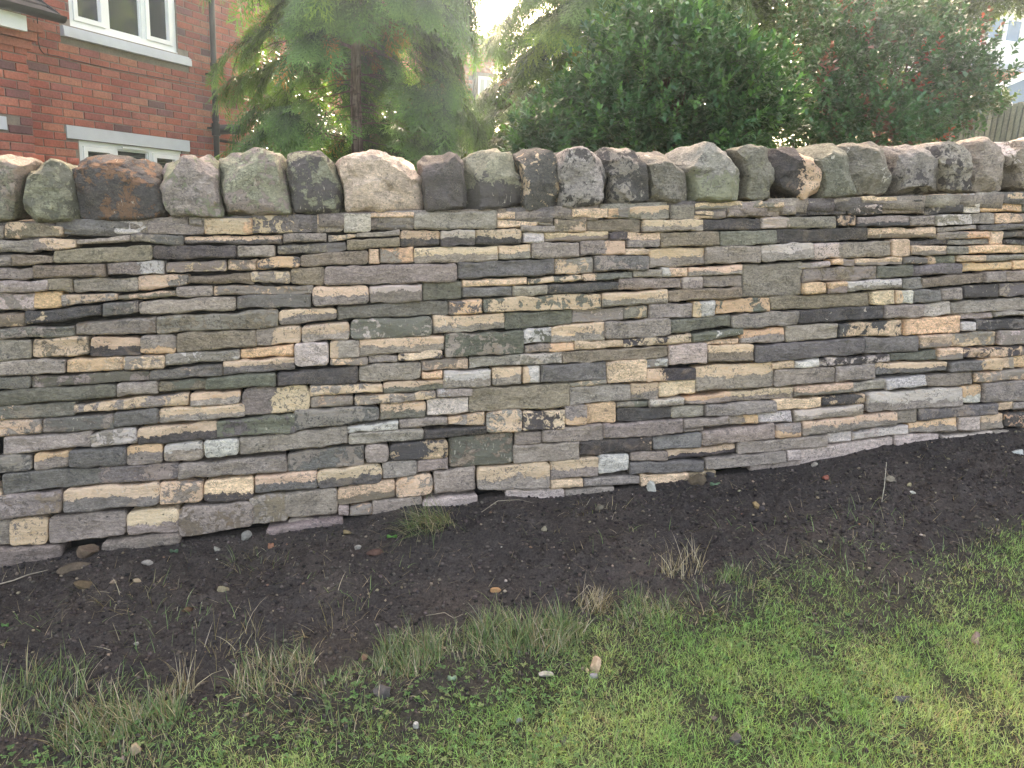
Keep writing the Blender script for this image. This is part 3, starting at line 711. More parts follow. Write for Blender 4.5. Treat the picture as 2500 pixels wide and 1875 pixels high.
while z < 1.45:
    h = rb.uniform(.05, .09); x = -3.8
    while x < 6.5:
        L = rb.uniform(.18, .42)
        zt = z+h-.004+CAPB*(x+1.8)
        q = [np.array([x+L-.004, 3.52, zt]), np.array([x+L-.004, 3.52, zt-h+.004]), np.array([x, 3.52, zt-h+.004]), np.array([x, 3.52, zt])]
        if zt < capz(x)+.0:
            V = np.array([q[0], q[1], q[2], q[3]]); V2 = V+np.array([0, -.1, 0])
            V = np.vstack([V, V2])
            Q = np.array([[0, 1, 2, 3], [4, 7, 6, 5], [0, 4, 5, 1], [1, 5, 6, 2], [2, 6, 7, 3], [3, 7, 4, 0]])
            suv = np.zeros((8, 3)); suv[:, 0] = .5; suv[:, 1] = [1, 0, 0, 1]*2
            back.append((V, Q, stone_attrs(V, suv, rb.choice(['gg1', 'gb3', 'og1', 'mm1']), rb)))
        x += L
    z += h
V, Q, A_ = join(back)
o = mesh('back_face_stones', V, Q, M['stone'], wall, False, A_); o['kind'] = 'stuff'

# ---------------- coping boulders
def boulder(poly, seed, thick=.26, front=-.015):
    r = np.random.default_rng(seed)
    P = np.array(poly)                                   # world points on the mid plane, closed outline
    C = P.mean(0)
    loc = np.stack([(P-C)@WX, (P-C)@WZ], -1)
    ang = np.arctan2(loc[:, 1], loc[:, 0]); o = np.argsort(ang); ang = ang[o]; rad = np.hypot(loc[:, 0], loc[:, 1])[o]
    na = 80
    A = np.linspace(-math.pi, math.pi, na, endpoint=False)
    ax = np.concatenate([ang-2*math.pi, ang, ang+2*math.pi]); rx = np.concatenate([loc[o, 0]]*3); ry = np.concatenate([loc[o, 1]]*3)
    X = np.interp(A, ax, rx); Y = np.interp(A, ax, ry)
    for _ in range(1):
        X = .25*np.roll(X, 1)+.5*X+.25*np.roll(X, -1); Y = .25*np.roll(Y, 1)+.5*Y+.25*np.roll(Y, -1)
    X *= 1.045; Y *= 1.045
    prof = [(-1.0, .0), (-1.0, .22), (-1.0, .42), (-.995, .60), (-.98, .74), (-.955, .84), (-.91, .91), (-.83, .955), (-.68, .985), (-.35, 1.0), (0, 1.0),
            (.35, .99), (.65, .95), (.85, .87), (.95, .75), (1.0, .5), (1.0, 0)]
    V = []
    skx, sky = r.uniform(-.12, .12), r.uniform(-.12, .08)
    for (t, s) in prof:
        d = t*thick/2
        fx_ = X*s; fy_ = Y*s
        p = C+WX*fx_[:, None]+WZ*fy_[:, None]
        dd = np.full(na, d)
        if t < 0: dd = dd+(skx*fx_+sky*fy_)*(-t)
        p = p+WN*dd[:, None]
        V.append(p)
    V = np.concatenate(V)
    n = V-C; n = n/(np.linalg.norm(n, axis=1)[:, None]+1e-9)
    sh = r.uniform(0, 50, 3)
    # facets: quantised planes chipped off, plus lumps
    D = fbm((V+sh), 6.5, 2, seed)*.008+fbm((V+sh), 19.0, 3, seed+4)*.0085+fbm((V+sh), 42.0, 2, seed+6)*.0028+np.abs(fbm((V+sh)*np.array([1, 1, 1.6]), 10.0, 3, seed+9))*-.013+.007
    for k in range(9):
        pn = r.normal(size=3)*np.array([1, .5, 1]); pn[1] -= r.uniform(.3, 1.6); pn[2] = abs(pn[2])*r.choice([-.25, 1, 1]); pn /= np.linalg.norm(pn)
        dist = (V-C)@pn
        lim = np.quantile(dist, r.uniform(.90, .985))
        V = V-pn*np.maximum(0, dist-lim)[:, None]*.97
    V = V+n*D[:, None]
    m = len(prof); idx = np.arange(m*na).reshape(m, na)
    Q = np.stack([idx[:-1], np.roll(idx[:-1], -1, 1), np.roll(idx[1:], -1, 1), idx[1:]], -1).reshape(-1, 4)
    suv = np.zeros((len(V), 3)); L = V-C
    lx = L@WX; lz = L@WZ
    suv[:, 0] = (lx-lx.min())/(np.ptp(lx)); suv[:, 1] = (lz-lz.min())/(np.ptp(lz))
    return V, Q, suv, C
bp = [(list(map(float, p.split())), k, c, pt) for (k, c, pt, p) in COPES]
MIDOFF = .105
for i, (p, key, c, pt) in enumerate(bp):
    ox, oy, sc, _ = TILES[key]
    poly = [wpt(ox+p[j]/sc, oy+p[j+1]/sc, MIDOFF) for j in range(0, len(p), 2)]
    V, Q, suv, C = boulder(poly, 50+i, .27+.03*math.sin(i*2.1))
    r = np.random.default_rng(70+i)
    at_ = stone_attrs(V, suv, c+pt, r)
    if pt == '3': at_['par'][1][:, 2] -= .16
    fxv = at_['fx'][1]
    o = mesh('coping_stone', V, Q, M['stone'], wall, True, at_, origin=C, sharp=math.radians(27))
for side in (0, 1):     # coping goes on past the frame
    x = wpt(-60, 500)[0]-.02 if side == 0 else wpt(2570, 400)[0]+.02
    for k in range(5):
        w = random.uniform(.17, .24); h = random.uniform(.21, .25)
        xc = x-w/2 if side == 0 else x+w/2
        zc = capz(xc)+h/2-.0
        poly = [np.array([xc+math.copysign(abs(math.cos(t))**.6, math.cos(t))*w/2, 3.05+MIDOFF+.03, zc+math.copysign(abs(math.sin(t))**.6, math.sin(t))*h/2]) for t in np.linspace(0, 2*math.pi, 14, endpoint=False)]
        V, Q, suv, C = boulder(poly, 150+k+side*9)
        at_ = stone_attrs(V, suv, ['gn3', 'ob3', 'nw4', 'kb3', 'gg1'][k], np.random.default_rng(k))
        mesh('coping_stone', V, Q, M['stone'], wall, True, at_, origin=C, sharp=math.radians(27))
        x += -w if side == 0 else w
# ============================================================ GROUND
S2 = 2500/2212.0
_bl = [(0, 1222), (200, 1186), (390, 1168), (560, 1152), (700, 1132), (810, 1112), (900, 1092), (1000, 1090), (1080, 1072), (1180, 1077), (1300, 1062),
       (1400, 1047), (1530, 1027), (1700, 1012), (1800, 992), (1900, 967), (2000, 952), (2212, 925)]
_bw = np.array([wpt(a*S2, b*S2) for a, b in _bl])
def zwall(x):
    x = np.asarray(x, float)
    z = np.interp(x, _bw[:, 0], _bw[:, 2])
    z = z+np.where(x > _bw[-1, 0], (x-_bw[-1, 0])*.09, 0)+np.where(x < _bw[0, 0], (x-_bw[0, 0])*.08, 0)
    return z
def gz(x, y):
    """height of the ground in front of the wall"""
    x = np.asarray(x, float); y = np.asarray(y, float)
    d = np.maximum(0, 3.03-y)
    s = np.where(d < 1.25, .20*d, .25+.11*(np.minimum(d, 3.5)-1.25))
    w = np.clip(d/.5, 0, 1)
    zs = .318+.098*x                      # smooth trend of the bank
    zs = np.clip(zs, -.9, 1.3)
    return zwall(x)*(1-w)+zs*w-s
def on_ground(px, py):
    r = ray(px, py); t = .8
    for _ in range(60):
        P = CAM+r*t
        dz = P[2]-float(gz(P[0], P[1]))
        t += dz/abs(r[2])*.7
        if abs(dz) < 1e-4: break
    P = CAM+r*t
    return P
def gp(a, b): return on_ground(a*S2, b*S2)
def gps(a, b):
    P = gp(a, b); P[2] = float(surf(P[0], P[1])); return P
def bank(x, y):
    return np.minimum(.95+.10*np.clip(x, -6, 12)+.05*(np.clip(y, 3.5, 20)-3.5), 2.6)
_den = np.array([gp(a, b)[:2] for a, b in ((-250, 1960), (0, 1930), (300, 1850), (560, 1740), (750, 1640), (1000, 1545), (1250, 1480), (1500, 1440), (1800, 1375), (2000, 1335), (2212, 1300), (2400, 1270))])
_spr = np.array([gp(a, b)[:2] for a, b in ((-250, 1500), (0, 1500), (300, 1500), (600, 1440), (850, 1390), (1000, 1360), (1200, 1320), (1400, 1270), (1600, 1220), (1800, 1190), (2000, 1150), (2212, 1100), (2400, 1060))])
_den = _den[np.argsort(_den[:, 0])]; _spr = _spr[np.argsort(_spr[:, 0])]
def lawn_density(x, y):
    yd = np.interp(x, _den[:, 0], _den[:, 1]); ys = np.interp(x, _spr[:, 0], _spr[:, 1])
    P = np.stack([x, y, np.zeros_like(x)], -1)
    n = fbm(P, 3.2, 4, 91)
    t = (ys-y)/np.maximum(.08, ys-yd)
    t = t+n*.42
    return np.clip(t, 0, 1.35)
xs = np.concatenate([np.arange(-4.6, -2.0, .04), np.arange(-2.0, 4.2, .0125), np.arange(4.2, 7.2, .04)])
ys_ = np.concatenate([np.arange(.1, .8, .035), np.arange(.8, 3.075, .0125)])
GX, GY = np.meshgrid(xs, ys_)
P3 = np.stack([GX, GY, np.zeros_like(GX)], -1)
ld = lawn_density(GX, GY)
soilness = np.clip(1.1-ld, .25, 1)
Z = gz(GX, GY)
lump = fbm(P3, 2.2, 2, 5)*.020+fbm(P3, 7.0, 3, 8)*.013+np.maximum(0, fbm(P3, 21.0, 3, 12))*.022+fbm(P3, 45.0, 2, 15)*.007
near = np.clip((3.05-GY)/.25, .25, 1)
Z = Z+lump*soilness*near
def surf(x, y):
    fx_ = np.interp(x, xs, np.arange(len(xs))); fy_ = np.interp(y, ys_, np.arange(len(ys_)))
    i = np.minimum(fx_.astype(int), len(xs)-2); j = np.minimum(fy_.astype(int), len(ys_)-2); u = fx_-i; v = fy_-j
    return Z[j, i]*(1-u)*(1-v)+Z[j, i+1]*u*(1-v)+Z[j+1, i]*(1-u)*v+Z[j+1, i+1]*u*v
V = np.stack([GX, GY, Z], -1).reshape(-1, 3)
ny, nx = GX.shape; idx = np.arange(ny*nx).reshape(ny, nx)
Q = np.stack([idx[:-1, :-1], idx[:-1, 1:], idx[1:, 1:], idx[1:, :-1]], -1).reshape(-1, 4)
o = mesh('soil_bank', V, Q, M['soil'], None, True, {'lawn': ('FLOAT', np.clip(ld, 0, 1).ravel())}); o['kind'] = 'structure'
def coarse_z(x, y):
    far = np.clip((np.hypot(x, y)-12)/40, 0, 1)
    f = gz(x, y)*(1-far)-.0*far
    b = bank(x, y)
    return np.where(y < 3.3, f, b)
cx = np.array([-300, -120, -60, -30, -15, -9, -6, -4.62, -4.5, -3, -1.5, 0, 1.5, 3, 4.5, 6, 7.1, 7.3, 9, 12, 18, 30, 60, 120, 300.])
cy = np.array([-300, -120, -60, -30, -12, -6, -3, -1.5, -.5, .05, .2, 1, 2, 3.06, 3.20, 3.45, 5, 8, 12, 18, 30, 60, 120, 300.])
CX, CY = np.meshgrid(cx, cy)
CZ = coarse_z(CX, CY)
ins = (CX > -4.6) & (CX < 7.2) & (CY > .1) & (CY < 3.2)
CZ = CZ-np.where(ins, .07, 0.0)
idx = np.arange(CX.size).reshape(CX.shape)
Q = np.stack([idx[:-1, :-1], idx[:-1, 1:], idx[1:, 1:], idx[1:, :-1]], -1).reshape(-1, 4)
t = NT('rough_grass_ground'); pos = t.n('ShaderNodeNewGeometry').outputs['Position']
n1 = t.noise(pos, 12.0, 6, .7); n2 = t.noise(pos, .6, 4)
c = t.mix(t.smooth(n2, .4, .6), (.045, .065, .022), (.075, .085, .035)); c = t.scale_col(c, t.rng(n1, .3, .7, .6, 1.4))
M['field'] = t.finish(t.bsdf(c, .9, t.bump(n1, 1, .03), .1))
o = mesh('ground', np.stack([CX, CY, CZ], -1).reshape(-1, 3), Q, M['field'], None, True); o['kind'] = 'structure'

# ---------------- blades
def blades(P, L, W, az, lean, curve, nseg, tw=None):
    n = len(P)
    d = np.stack([np.cos(az), np.sin(az), np.zeros(n)], -1)
    sd = np.stack([-np.sin(az), np.cos(az), np.zeros(n)], -1)
    if tw is not None:
        sd = sd*np.cos(tw)[:, None]+d*np.sin(tw)[:, None]
    pts = [P]; p = P.copy()
    for k in range(nseg):
        th = lean+curve*(k+.5)/nseg
        p = p+(d*np.sin(th)[:, None]+np.array([0, 0, 1.])*np.cos(th)[:, None])*(L/nseg)[:, None]
        pts.append(p)
    V = []
    for k in range(nseg):
        w = W*(1-.75*(k/nseg)**1.5)*.5
        V += [pts[k]-sd*w[:, None], pts[k]+sd*w[:, None]]
    V.append(pts[-1])
    m = 2*nseg+1
    V = np.stack(V, 1).reshape(-1, 3)
    f = []
    for k in range(nseg-1):
        a = 2*k
        f += [(a, a+1, a+3), (a, a+3, a+2)]
    f.append((2*nseg-2, 2*nseg-1, 2*nseg))
    Fa = (np.arange(n)[:, None, None]*m+np.array(f)[None]).reshape(-1, 3)
    return V, Fa, m
def tint(cols, m):
    c = np.repeat(cols, m, 0)
    return {'tint': ('FLOAT_COLOR', np.hstack([c, np.ones((len(c), 1))]))}
def mixcols(n, table, jitv=.22):
    w = np.array([t[0] for t in table], float); w /= w.sum()
    k = rng.choice(len(table), n, p=w)
    c = np.array([t[1] for t in table])[k]
    return c*(1+rng.uniform(-jitv, jitv, (n, 1)))*(1+rng.uniform(-.06, .06, (n, 3)))
def ground_pts(n, x0, x1, y0, y1, fn):
    x = rng.uniform(x0, x1, n); y = rng.uniform(y0, y1, n)
    keep = rng.random(n) < fn(x, y)
    x, y = x[keep], y[keep]
    return np.stack([x, y, surf(x, y)-.001], -1)
def inview(x, y):       # rough wedge of ground that can be seen, with a margin
    a = np.arctan2(x, y)-YAW
    return np.abs(a) < math.radians(50)
GREEN = [(5.5, (.25, .41, .135)), (4.5, (.34, .50, .19)), (1.6, (.17, .28, .10)), (1.2, (.33, .34, .16)), (.9, (.38, .34, .21)), (.8, (.18, .15, .08))]
def lawn_fn(x, y):
    d = lawn_density(x, y); y0 = np.maximum(0, y-.9)
    P = np.stack([x, y, np.zeros_like(x)], -1)
    pt = np.clip(.62+fbm(P, 9.0, 2, 33)*.5, .15, 1)
    return np.clip(np.where(d > 1, 1, d**2.3), 0, 1)*pt*inview(x, y)
P = ground_pts(850000, -1.3, 4.3, .75, 2.9, lawn_fn)
n = len(P); d = lawn_density(P[:, 0], P[:, 1])
L = rng.uniform(.014, .036, n)*(.8+.3*np.clip(d, 0, 1)); W = rng.uniform(.0010, .0022, n)
cols = mixcols(n, GREEN)
pp = fbm(P*np.array([1, 1, 0]), 5.0, 3, 44)[:, None]
cols = cols*(1+pp*np.array([.30, .12, .25]))
V, Fa, m = blades(P, L, W, rng.uniform(0, 6.283, n), rng.uniform(.1, 1.25, n), rng.uniform(.1, .9, n), 2, rng.uniform(-1, 1, n))
o = mesh('lawn_grass', V, Fa, M['grass'], None, False, tint(cols, m))
tag(o, 'short patchy green lawn grass growing below the bare soil bank', 'grass', kind='stuff')
# stray blades and dead stalks on the soil
def stray(x, y):
    d = lawn_density(x, y)
    return np.clip(.10+.75*np.clip(d+.35, 0, 1), 0, 1)*inview(x, y)*(y < 2.98)
P = ground_pts(7500, -1.7, 4.3, .9, 3.0, stray); n = len(P)
V, Fa, m = blades(P+[0, 0, .004], rng.uniform(.02, .07, n), rng.uniform(.0009, .002, n), rng.uniform(0, 6.283, n), rng.uniform(.7, 1.5, n), rng.uniform(-.3, .5, n), 3)
o = mesh('loose_straw', V, Fa, M['grass'], None, False, tint(mixcols(n, [(3, (.30, .25, .16)), (2, (.13, .14, .06)), (2, (.18, .15, .09)), (1, (.10, .14, .05))]), m))
tag(o, 'thin dead grass stalks and straw scattered over the dark soil', 'dry grass', kind='stuff')
def rough(x, y):
    d = lawn_density(x, y); P = np.stack([x, y, np.zeros_like(x)], -1)
    return np.exp(-((d-.45)/.32)**2)*np.clip(.25+fbm(P, 4.5, 3, 63)*1.3, 0, 1)*np.clip(1.5-x*.35, .25, 1)*inview(x, y)
P = ground_pts(42000, -1.5, 4.2, .85, 2.6, rough); n = len(P)
V, Fa, m = blades(P, rng.uniform(.025, .085, n), rng.uniform(.0013, .003, n), rng.normal(1.6, 1.3, n), rng.uniform(.1, 1.3, n), rng.uniform(.1, 1.5, n), 4, rng.uniform(-1, 1, n))
o = mesh('rough_grass', V, Fa, M['grass'], None, False, tint(mixcols(n, [(4, (.12, .20, .075)), (4, (.18, .26, .11)), (1.2, (.30, .26, .16)), (1.1, (.40, .36, .26)), (1, (.15, .13, .07))]), m))
tag(o, 'longer matted grass along the ragged edge between lawn and soil', 'grass', kind='stuff')
# clover leaves
def clov(x, y):
    d = lawn_density(x, y)
    P = np.stack([x, y, np.zeros_like(x)], -1)
    return (d > .25)*inview(x, y)*np.clip(.05+.5*fbm(P, 2.2, 2, 71)+np.clip((.9-x)*.5, 0, .6), 0, 1)
P = ground_pts(9000, -1.3, 1.7, .8, 2.1, clov); n = len(P)
r0_ = rng.uniform(.0028, .0062, n)
hd = rng.uniform(.006, .022, n); V = []; Fs_ = []
for k in range(3):
    a = rng.uniform(0, 6.283, n) if k == 0 else a+2.094
    c = P+np.stack([np.cos(a)*r0_, np.sin(a)*r0_, hd], -1)
    for j in range(6):
        b = a+j*1.0472
        V.append(c+np.stack([np.cos(b)*r0_*.9, np.sin(b)*r0_*.9, np.sin(b*2)*r0_*.25], -1))
V = np.stack(V, 1).reshape(-1, 3)
f = np.array([(k*6, k*6+j, k*6+j+1) for k in range(3) for j in range(1, 5)])
Fa = (np.arange(n)[:, None, None]*18+f[None]).reshape(-1, 3)
o = mesh('clover', V, Fa, M['grass'], None, False, tint(mixcols(n, [(3, (.075, .16, .055)), (2, (.11, .21, .07)), (1, (.15, .20, .08))]), 18))
tag(o, 'small round clover leaves spread through the lawn at the lower left', 'clover', kind='stuff')

# ---------------- crumbs of soil and grit
def ico():
    t = (1+5**.5)/2
    v = np.array([(-1, t, 0), (1, t, 0), (-1, -t, 0), (1, -t, 0), (0, -1, t), (0, 1, t), (0, -1, -t), (0, 1, -t), (t, 0, -1), (t, 0, 1), (-t, 0, -1), (-t, 0, 1)], float)
    v /= np.linalg.norm(v[0])
    f = np.array([(0, 11, 5), (0, 5, 1), (0, 1, 7), (0, 7, 10), (0, 10, 11), (1, 5, 9), (5, 11, 4), (11, 10, 2), (10, 7, 6), (7, 1, 8), (3, 9, 4), (3, 4, 2), (3, 2, 6), (3, 6, 8), (3, 8, 9), (4, 9, 5), (2, 4, 11), (6, 2, 10), (8, 6, 7), (9, 8, 1)])
    return v, f
IV, IF = ico()
def rocks(P, S, flat=(.5, .9)):
    n = len(P)
    A = rng.uniform(0, 6.283, n); ca, sa = np.cos(A), np.sin(A)
    v = IV[None]*(1+rng.uniform(-.22, .22, (n, 12, 1)))
    v = v*np.stack([np.ones(n), rng.uniform(.6, 1, n), rng.uniform(*flat, n)], -1)[:, None]*S[:, None, None]
    x = v[..., 0]*ca[:, None]-v[..., 1]*sa[:, None]; y = v[..., 0]*sa[:, None]+v[..., 1]*ca[:, None]
    v = np.stack([x, y, v[..., 2]], -1)+P[:, None]
    return v.reshape(-1, 3), (np.arange(n)[:, None, None]*12+IF[None]).reshape(-1, 3)
def soilfn(x, y): return np.clip(1.15-lawn_density(x, y), .04, 1)*inview(x, y)
P = ground_pts(75000, -1.8, 4.3, .85, 3.03, soilfn); n = len(P)
zb = np.interp(0, [0], [0])
S = .0018+.0075*rng.random(n)**3.2
P[:, 2] += .35*S
V, Fa = rocks(P, S)
o = mesh('soil_crumbs', V, Fa, M['pebble'], None, False, tint(mixcols(n, [(9, (.052, .043, .037)), (5, (.085, .069, .056)), (2, (.03, .026, .023)), (.35, (.22, .18, .12))], .35), 12))
tag(o, 'loose dark crumbs and clods of soil covering the bank', 'soil', kind='stuff')
P = ground_pts(1000, -1.8, 4.2, .9, 3.02, soilfn); n = len(P)
S = .0016+.0065*rng.random(n)**3
P[:, 2] += .002+.4*S
V, Fa = rocks(P, S)
o = mesh('grit', V, Fa, M['pebble'], None, False, tint(mixcols(n, [(3, (.30, .24, .16)), (3, (.17, .14, .11)), (.8, (.34, .30, .24)), (1, (.20, .12, .08))], .3), 12))
tag(o, 'small pale pebbles and stone chips scattered in the dark soil', 'gravel', kind='stuff')

# ---------------- notable stones, each its own thing
def chip(px, py, w, h, tone, name, label, cat, flat=.55):
    """px, py, size in photograph pixels on the ground"""
    P = on_ground(px, py); dep = np.dot(P-CAM, fwd)
    a = w/F*dep/2; c = h/F*dep/2*1.1
    sd = int(px+py); r = np.random.default_rng(sd)
    # two times subdivided icosahedron
    me = {}
    v = [tuple(p) for p in IV]; f = IF.tolist()
    for _ in range(2):
        nf = []; mid = {}
        def mp(i, j):
            k = (min(i, j), max(i, j))
            if k not in mid:
                q = np.array(v[i])+np.array(v[j]); q /= np.linalg.norm(q); v.append(tuple(q)); mid[k] = len(v)-1
            return mid[k]
        for (i, j, k) in f:
            x, y, z = mp(i, j), mp(j, k), mp(k, i); nf += [(i, x, z), (j, y, x), (k, z, y), (x, y, z)]
        f = nf
    V = np.array(v)
    for k in range(9):
        n_ = r.normal(size=3); n_ /= np.linalg.norm(n_); dd = V@n_; lim = r.uniform(.45, .8)
        V = V-n_*np.maximum(0, dd-lim)[:, None]
    V = V*(1+.10*fbm(V+sd, 2.2, 3, sd)[:, None])
    th = r.uniform(-.4, .4)
    V = V*np.array([a, max(a*.6, c*.9), c])*1.25
    V = V@np.array([[math.cos(th), 0, -math.sin(th)], [0, 1, 0], [math.sin(th), 0, math.cos(th)]])
    P[2] = float(surf(P[0], P[1])); P = P+np.array([0, .0, c*.40])
    o = mesh(name, V+P, np.array(f), M['pebble'], None, True, tint(np.tile(jit(tone, r, .1), (1, 1)), len(V)), origin=P, sharp=math.radians(30))
    tag(o, label, cat)
    return o
T1, T2, T3, T4, T5 = (.115, .085, .055), (.25, .19, .12), (.30, .27, .21), (.09, .08, .07), (.30, .15, .09)
chip(215, 1352, 42, 40, T1, 'rough_stone', 'brown angular stone leaning at the foot of the wall in the left corner', 'stone')
chip(182, 1397, 66, 16, (.10, .075, .05), 'stone_sliver', 'long flat dark brown stone lying in the soil left of the others', 'stone')
chip(602, 1312, 28, 22, (.20, .185, .15), 'stone', 'rounded grey stone under the lowest stones of the left part of the wall', 'stone')
chip(530, 1340, 18, 12, T3, 'stone_chip', 'small pale chip beside a brown flake near the wall on the left', 'stone')
chip(546, 1444, 24, 18, (.22, .17, .10), 'stone', 'ochre square stone alone in the open soil on the left', 'stone')
chip(208, 1440, 52, 14, (.12, .085, .05), 'stone_sliver', 'thin brown stone shard with an orange end in the soil at left', 'stone')
chip(335, 1431, 18, 11, T2, 'stone_chip', 'flat tan chip left of the ochre square stone', 'stone')
chip(278, 1440, 15, 12, T2, 'stone_chip', 'little buff stone between two grass stalks at left', 'stone')
chip(360, 1380, 22, 14, T3, 'stone_chip', 'cream chip of stone below the wall between grass cuttings', 'stone')
chip(334, 1572, 14, 11, T3, 'stone_chip', 'small cream pebble above the dry white stalks at lower left', 'stone')
chip(332, 1838, 20, 26, T2, 'stone', 'buff stone with rounded end at the bottom left edge of the lawn', 'stone')
chip(300, 1854, 13, 13, (.28, .20, .17), 'stone_chip', 'round pinkish pebble beside the buff stone at the bottom left', 'stone')
chip(1206, 1448, 26, 12, (.30, .17, .08), 'stone_chip', 'orange brown flake of stone above the tallest grass tuft', 'stone')
chip(890, 1606, 17, 17, (.26, .15, .09), 'stone', 'round rusty brown stone left of the middle grass tuft', 'stone')
chip(1453, 1632, 20, 36, (.40, .30, .20), 'stone_shard', 'pointed upright tan shard of stone standing in the lawn', 'stone')
chip(1433, 1641, 8, 12, (.38, .28, .17), 'stone_chip', 'tiny buff chip touching the pointed tan shard', 'stone')
chip(1450, 1656, 22, 14, (.22, .21, .20), 'stone_chip', 'flat grey flake lying below the pointed tan shard', 'stone')
chip(1332, 1649, 34, 15, (.30, .27, .22), 'stone', 'flat pale stone sunk in the grass left of the pointed shard', 'stone')
chip(1592, 1196, 22, 26, (.45, .43, .38), 'stone', 'pale triangular stone at the foot of the wall near the middle', 'stone')
chip(1700, 1178, 38, 30, T1, 'rough_stone', 'dark brown lump of rock half buried at the wall foot right of the pale triangle', 'stone')
chip(1734, 1163, 22, 16, T4, 'stone', 'small dark rock against the wall beside the brown lump', 'stone')
chip(1462, 1255, 24, 17, (.14, .12, .09), 'stone', 'dull brown stone in the soil below the middle of the wall', 'stone')
chip(1328, 1302, 12, 13, (.26, .22, .15), 'stone_chip', 'small tan stone at the end of a thin root in the soil', 'stone')
chip(1845, 1236, 16, 18, (.22, .15, .07), 'stone_chip', 'ochre stone with a dark neighbour on the right side of the soil', 'stone')
chip(1860, 1239, 12, 14, T4, 'stone_chip', 'dark grey neighbour of the ochre stone on the right', 'stone')
chip(2014, 1172, 14, 14, (.25, .09, .06), 'brick_fragment', 'red brick fragment lying in the soil on the right', 'brick piece')
chip(2172, 1184, 32, 16, (.24, .20, .14), 'stone', 'smooth tan cobble beside the upright white stalk', 'stone')
chip(1988, 1141, 14, 12, T3, 'stone_chip', 'white chip just below the pale footing stones on the right', 'stone')
chip(2486, 1105, 34, 13, (.50, .49, .44), 'stone', 'smooth white cobble near the wall at the right edge', 'stone')
chip(2228, 1205, 14, 9, (.46, .43, .35), 'stone_chip', 'white flake below and right of the smooth tan cobble', 'stone')
chip(2220, 1187, 11, 9, (.33, .28, .16), 'stone_chip', 'small yellowish chip pressed against the smooth tan cobble', 'stone')
chip(2381, 1562, 20, 26, (.24, .17, .13), 'stone', 'brown stone standing in the lawn near the right edge', 'stone')
chip(2201, 1712, 40, 18, (.085, .08, .078), 'stone', 'flat dark grey stone lying in the bright lawn at lower right', 'stone')
chip(1795, 1812, 24, 26, (.085, .075, .065), 'stone', 'dark lump of earth and stone in the lawn at the bottom', 'stone')
chip(1743, 1760, 16, 18, (.095, .08, .07), 'stone', 'small dark clod in the lawn above the bottom lump', 'stone')
chip(1376, 1816, 16, 22, (.075, .065, .06), 'stone', 'black pointed clod in the lawn at the bottom middle', 'stone')
chip(1266, 1770, 16, 12, (.17, .17, .17), 'stone_chip', 'grey chip in the lawn left of the black pointed clod', 'stone')
chip(1016, 1772, 14, 14, (.30, .29, .27), 'stone_chip', 'pale grey pebble on bare earth at the edge of the clover', 'stone')
chip(934, 1700, 40, 30, (.085, .075, .068), 'stone', 'dark clod of earth at the lawn edge left of the grey bare patch', 'stone')
chip(872, 1346, 18, 12, T3, 'stone_chip', 'white chip below the heap of cut grass', 'stone')
chip(846, 1309, 20, 14, (.20, .15, .08), 'stone_chip', 'ochre chip by the wall foot left of the cut grass heap', 'stone')
chip(918, 1363, 38, 10, (.10, .06, .045), 'wood_splinter', 'dark brown splinter of wood lying in the soil', 'wood')
chip(458, 1487, 26, 14, (.11, .07, .04), 'stone_chip', 'dark orange brown flake in the soil below the ochre square stone', 'stone')

# ---------------- grass tufts
def tuft(px, py, n, L, spread, green, label, az0=None, leanmax=1.0, cat='grass tuft', lift=.0):
    P0_ = gp(px, py); k = n
    a = rng.uniform(0, 6.283, k); rr = spread*np.sqrt(rng.random(k))
    x = P0_[0]+rr*np.cos(a); y = P0_[1]+rr*np.sin(a)*.7
    P = np.stack([x, y, surf(x, y)-.004+lift*np.exp(-(rr/spread)**2*2)], -1)
    az = a+rng.normal(0, .7, k) if az0 is None else az0+rng.normal(0, .8, k)
    V, Fa, m = blades(P, L*rng.uniform(.35, 1.2, k)*(.75+.4*np.sin(P[:, 0]*55+px)*np.cos(P[:, 1]*47)), rng.uniform(.0014, .0034, k), az, rng.uniform(.05, leanmax, k), rng.uniform(.1, 1.5, k), 4, rng.uniform(-1, 1, k))
    G = [(green*1.3, (.10, .165, .062)), (green*1.3, (.16, .225, .09)), (green*.5, (.17, .20, .13)), (.9, (.30, .25, .15)), (.7, (.42, .37, .27)), (.6, (.17, .14, .07))]
    c = mixcols(k, G)
    o = mesh('grass_tuft', V, Fa, M['grass'], None, False, tint(c, m), origin=P0_)
    tag(o, label, cat)
L_ = math.pi
tuft(60, 1530, 620, .115, .16, 2.0, 'coarse grass tuft at the very left edge of the photo', 1.6, 1.0)
tuft(215, 1575, 560, .125, .12, 1.0, 'yellowish grass tuft leaning left, second from the left edge', 2.4, 1.1)
tuft(330, 1560, 300, .115, .085, 1.2, 'narrow pale green tuft right of the yellowish one', 1.9, .9)
tuft(385, 1500, 60, .15, .05, .0, 'sparse bleached white stalks rising from bare soil at lower left', 1.4, .8, 'dead stalks')
tuft(300, 1625, 260, .07, .12, 1.2, 'low thin grass below the yellowish tuft at lower left', 1.5)
tuft(590, 1470, 480, .115, .13, .6, 'brownish tuft with long drooping blades left of the middle', 1.9, 1.15)
tuft(500, 1400, 42, .13, .09, .0, 'few bent white stalks above the brownish tuft', 1.2, 1.0, 'dead stalks')
tuft(740, 1530, 560, .06, .19, 1.6, 'spreading low green tuft on the lawn edge left of the middle', None, 1.2)
tuft(880, 1430, 620, .105, .11, 1.8, 'dense upright green tuft in the middle', 1.7, .7)
tuft(985, 1400, 260, .075, .10, 1.0, 'short tuft between the two tallest green tufts', 1.3, 1.0)
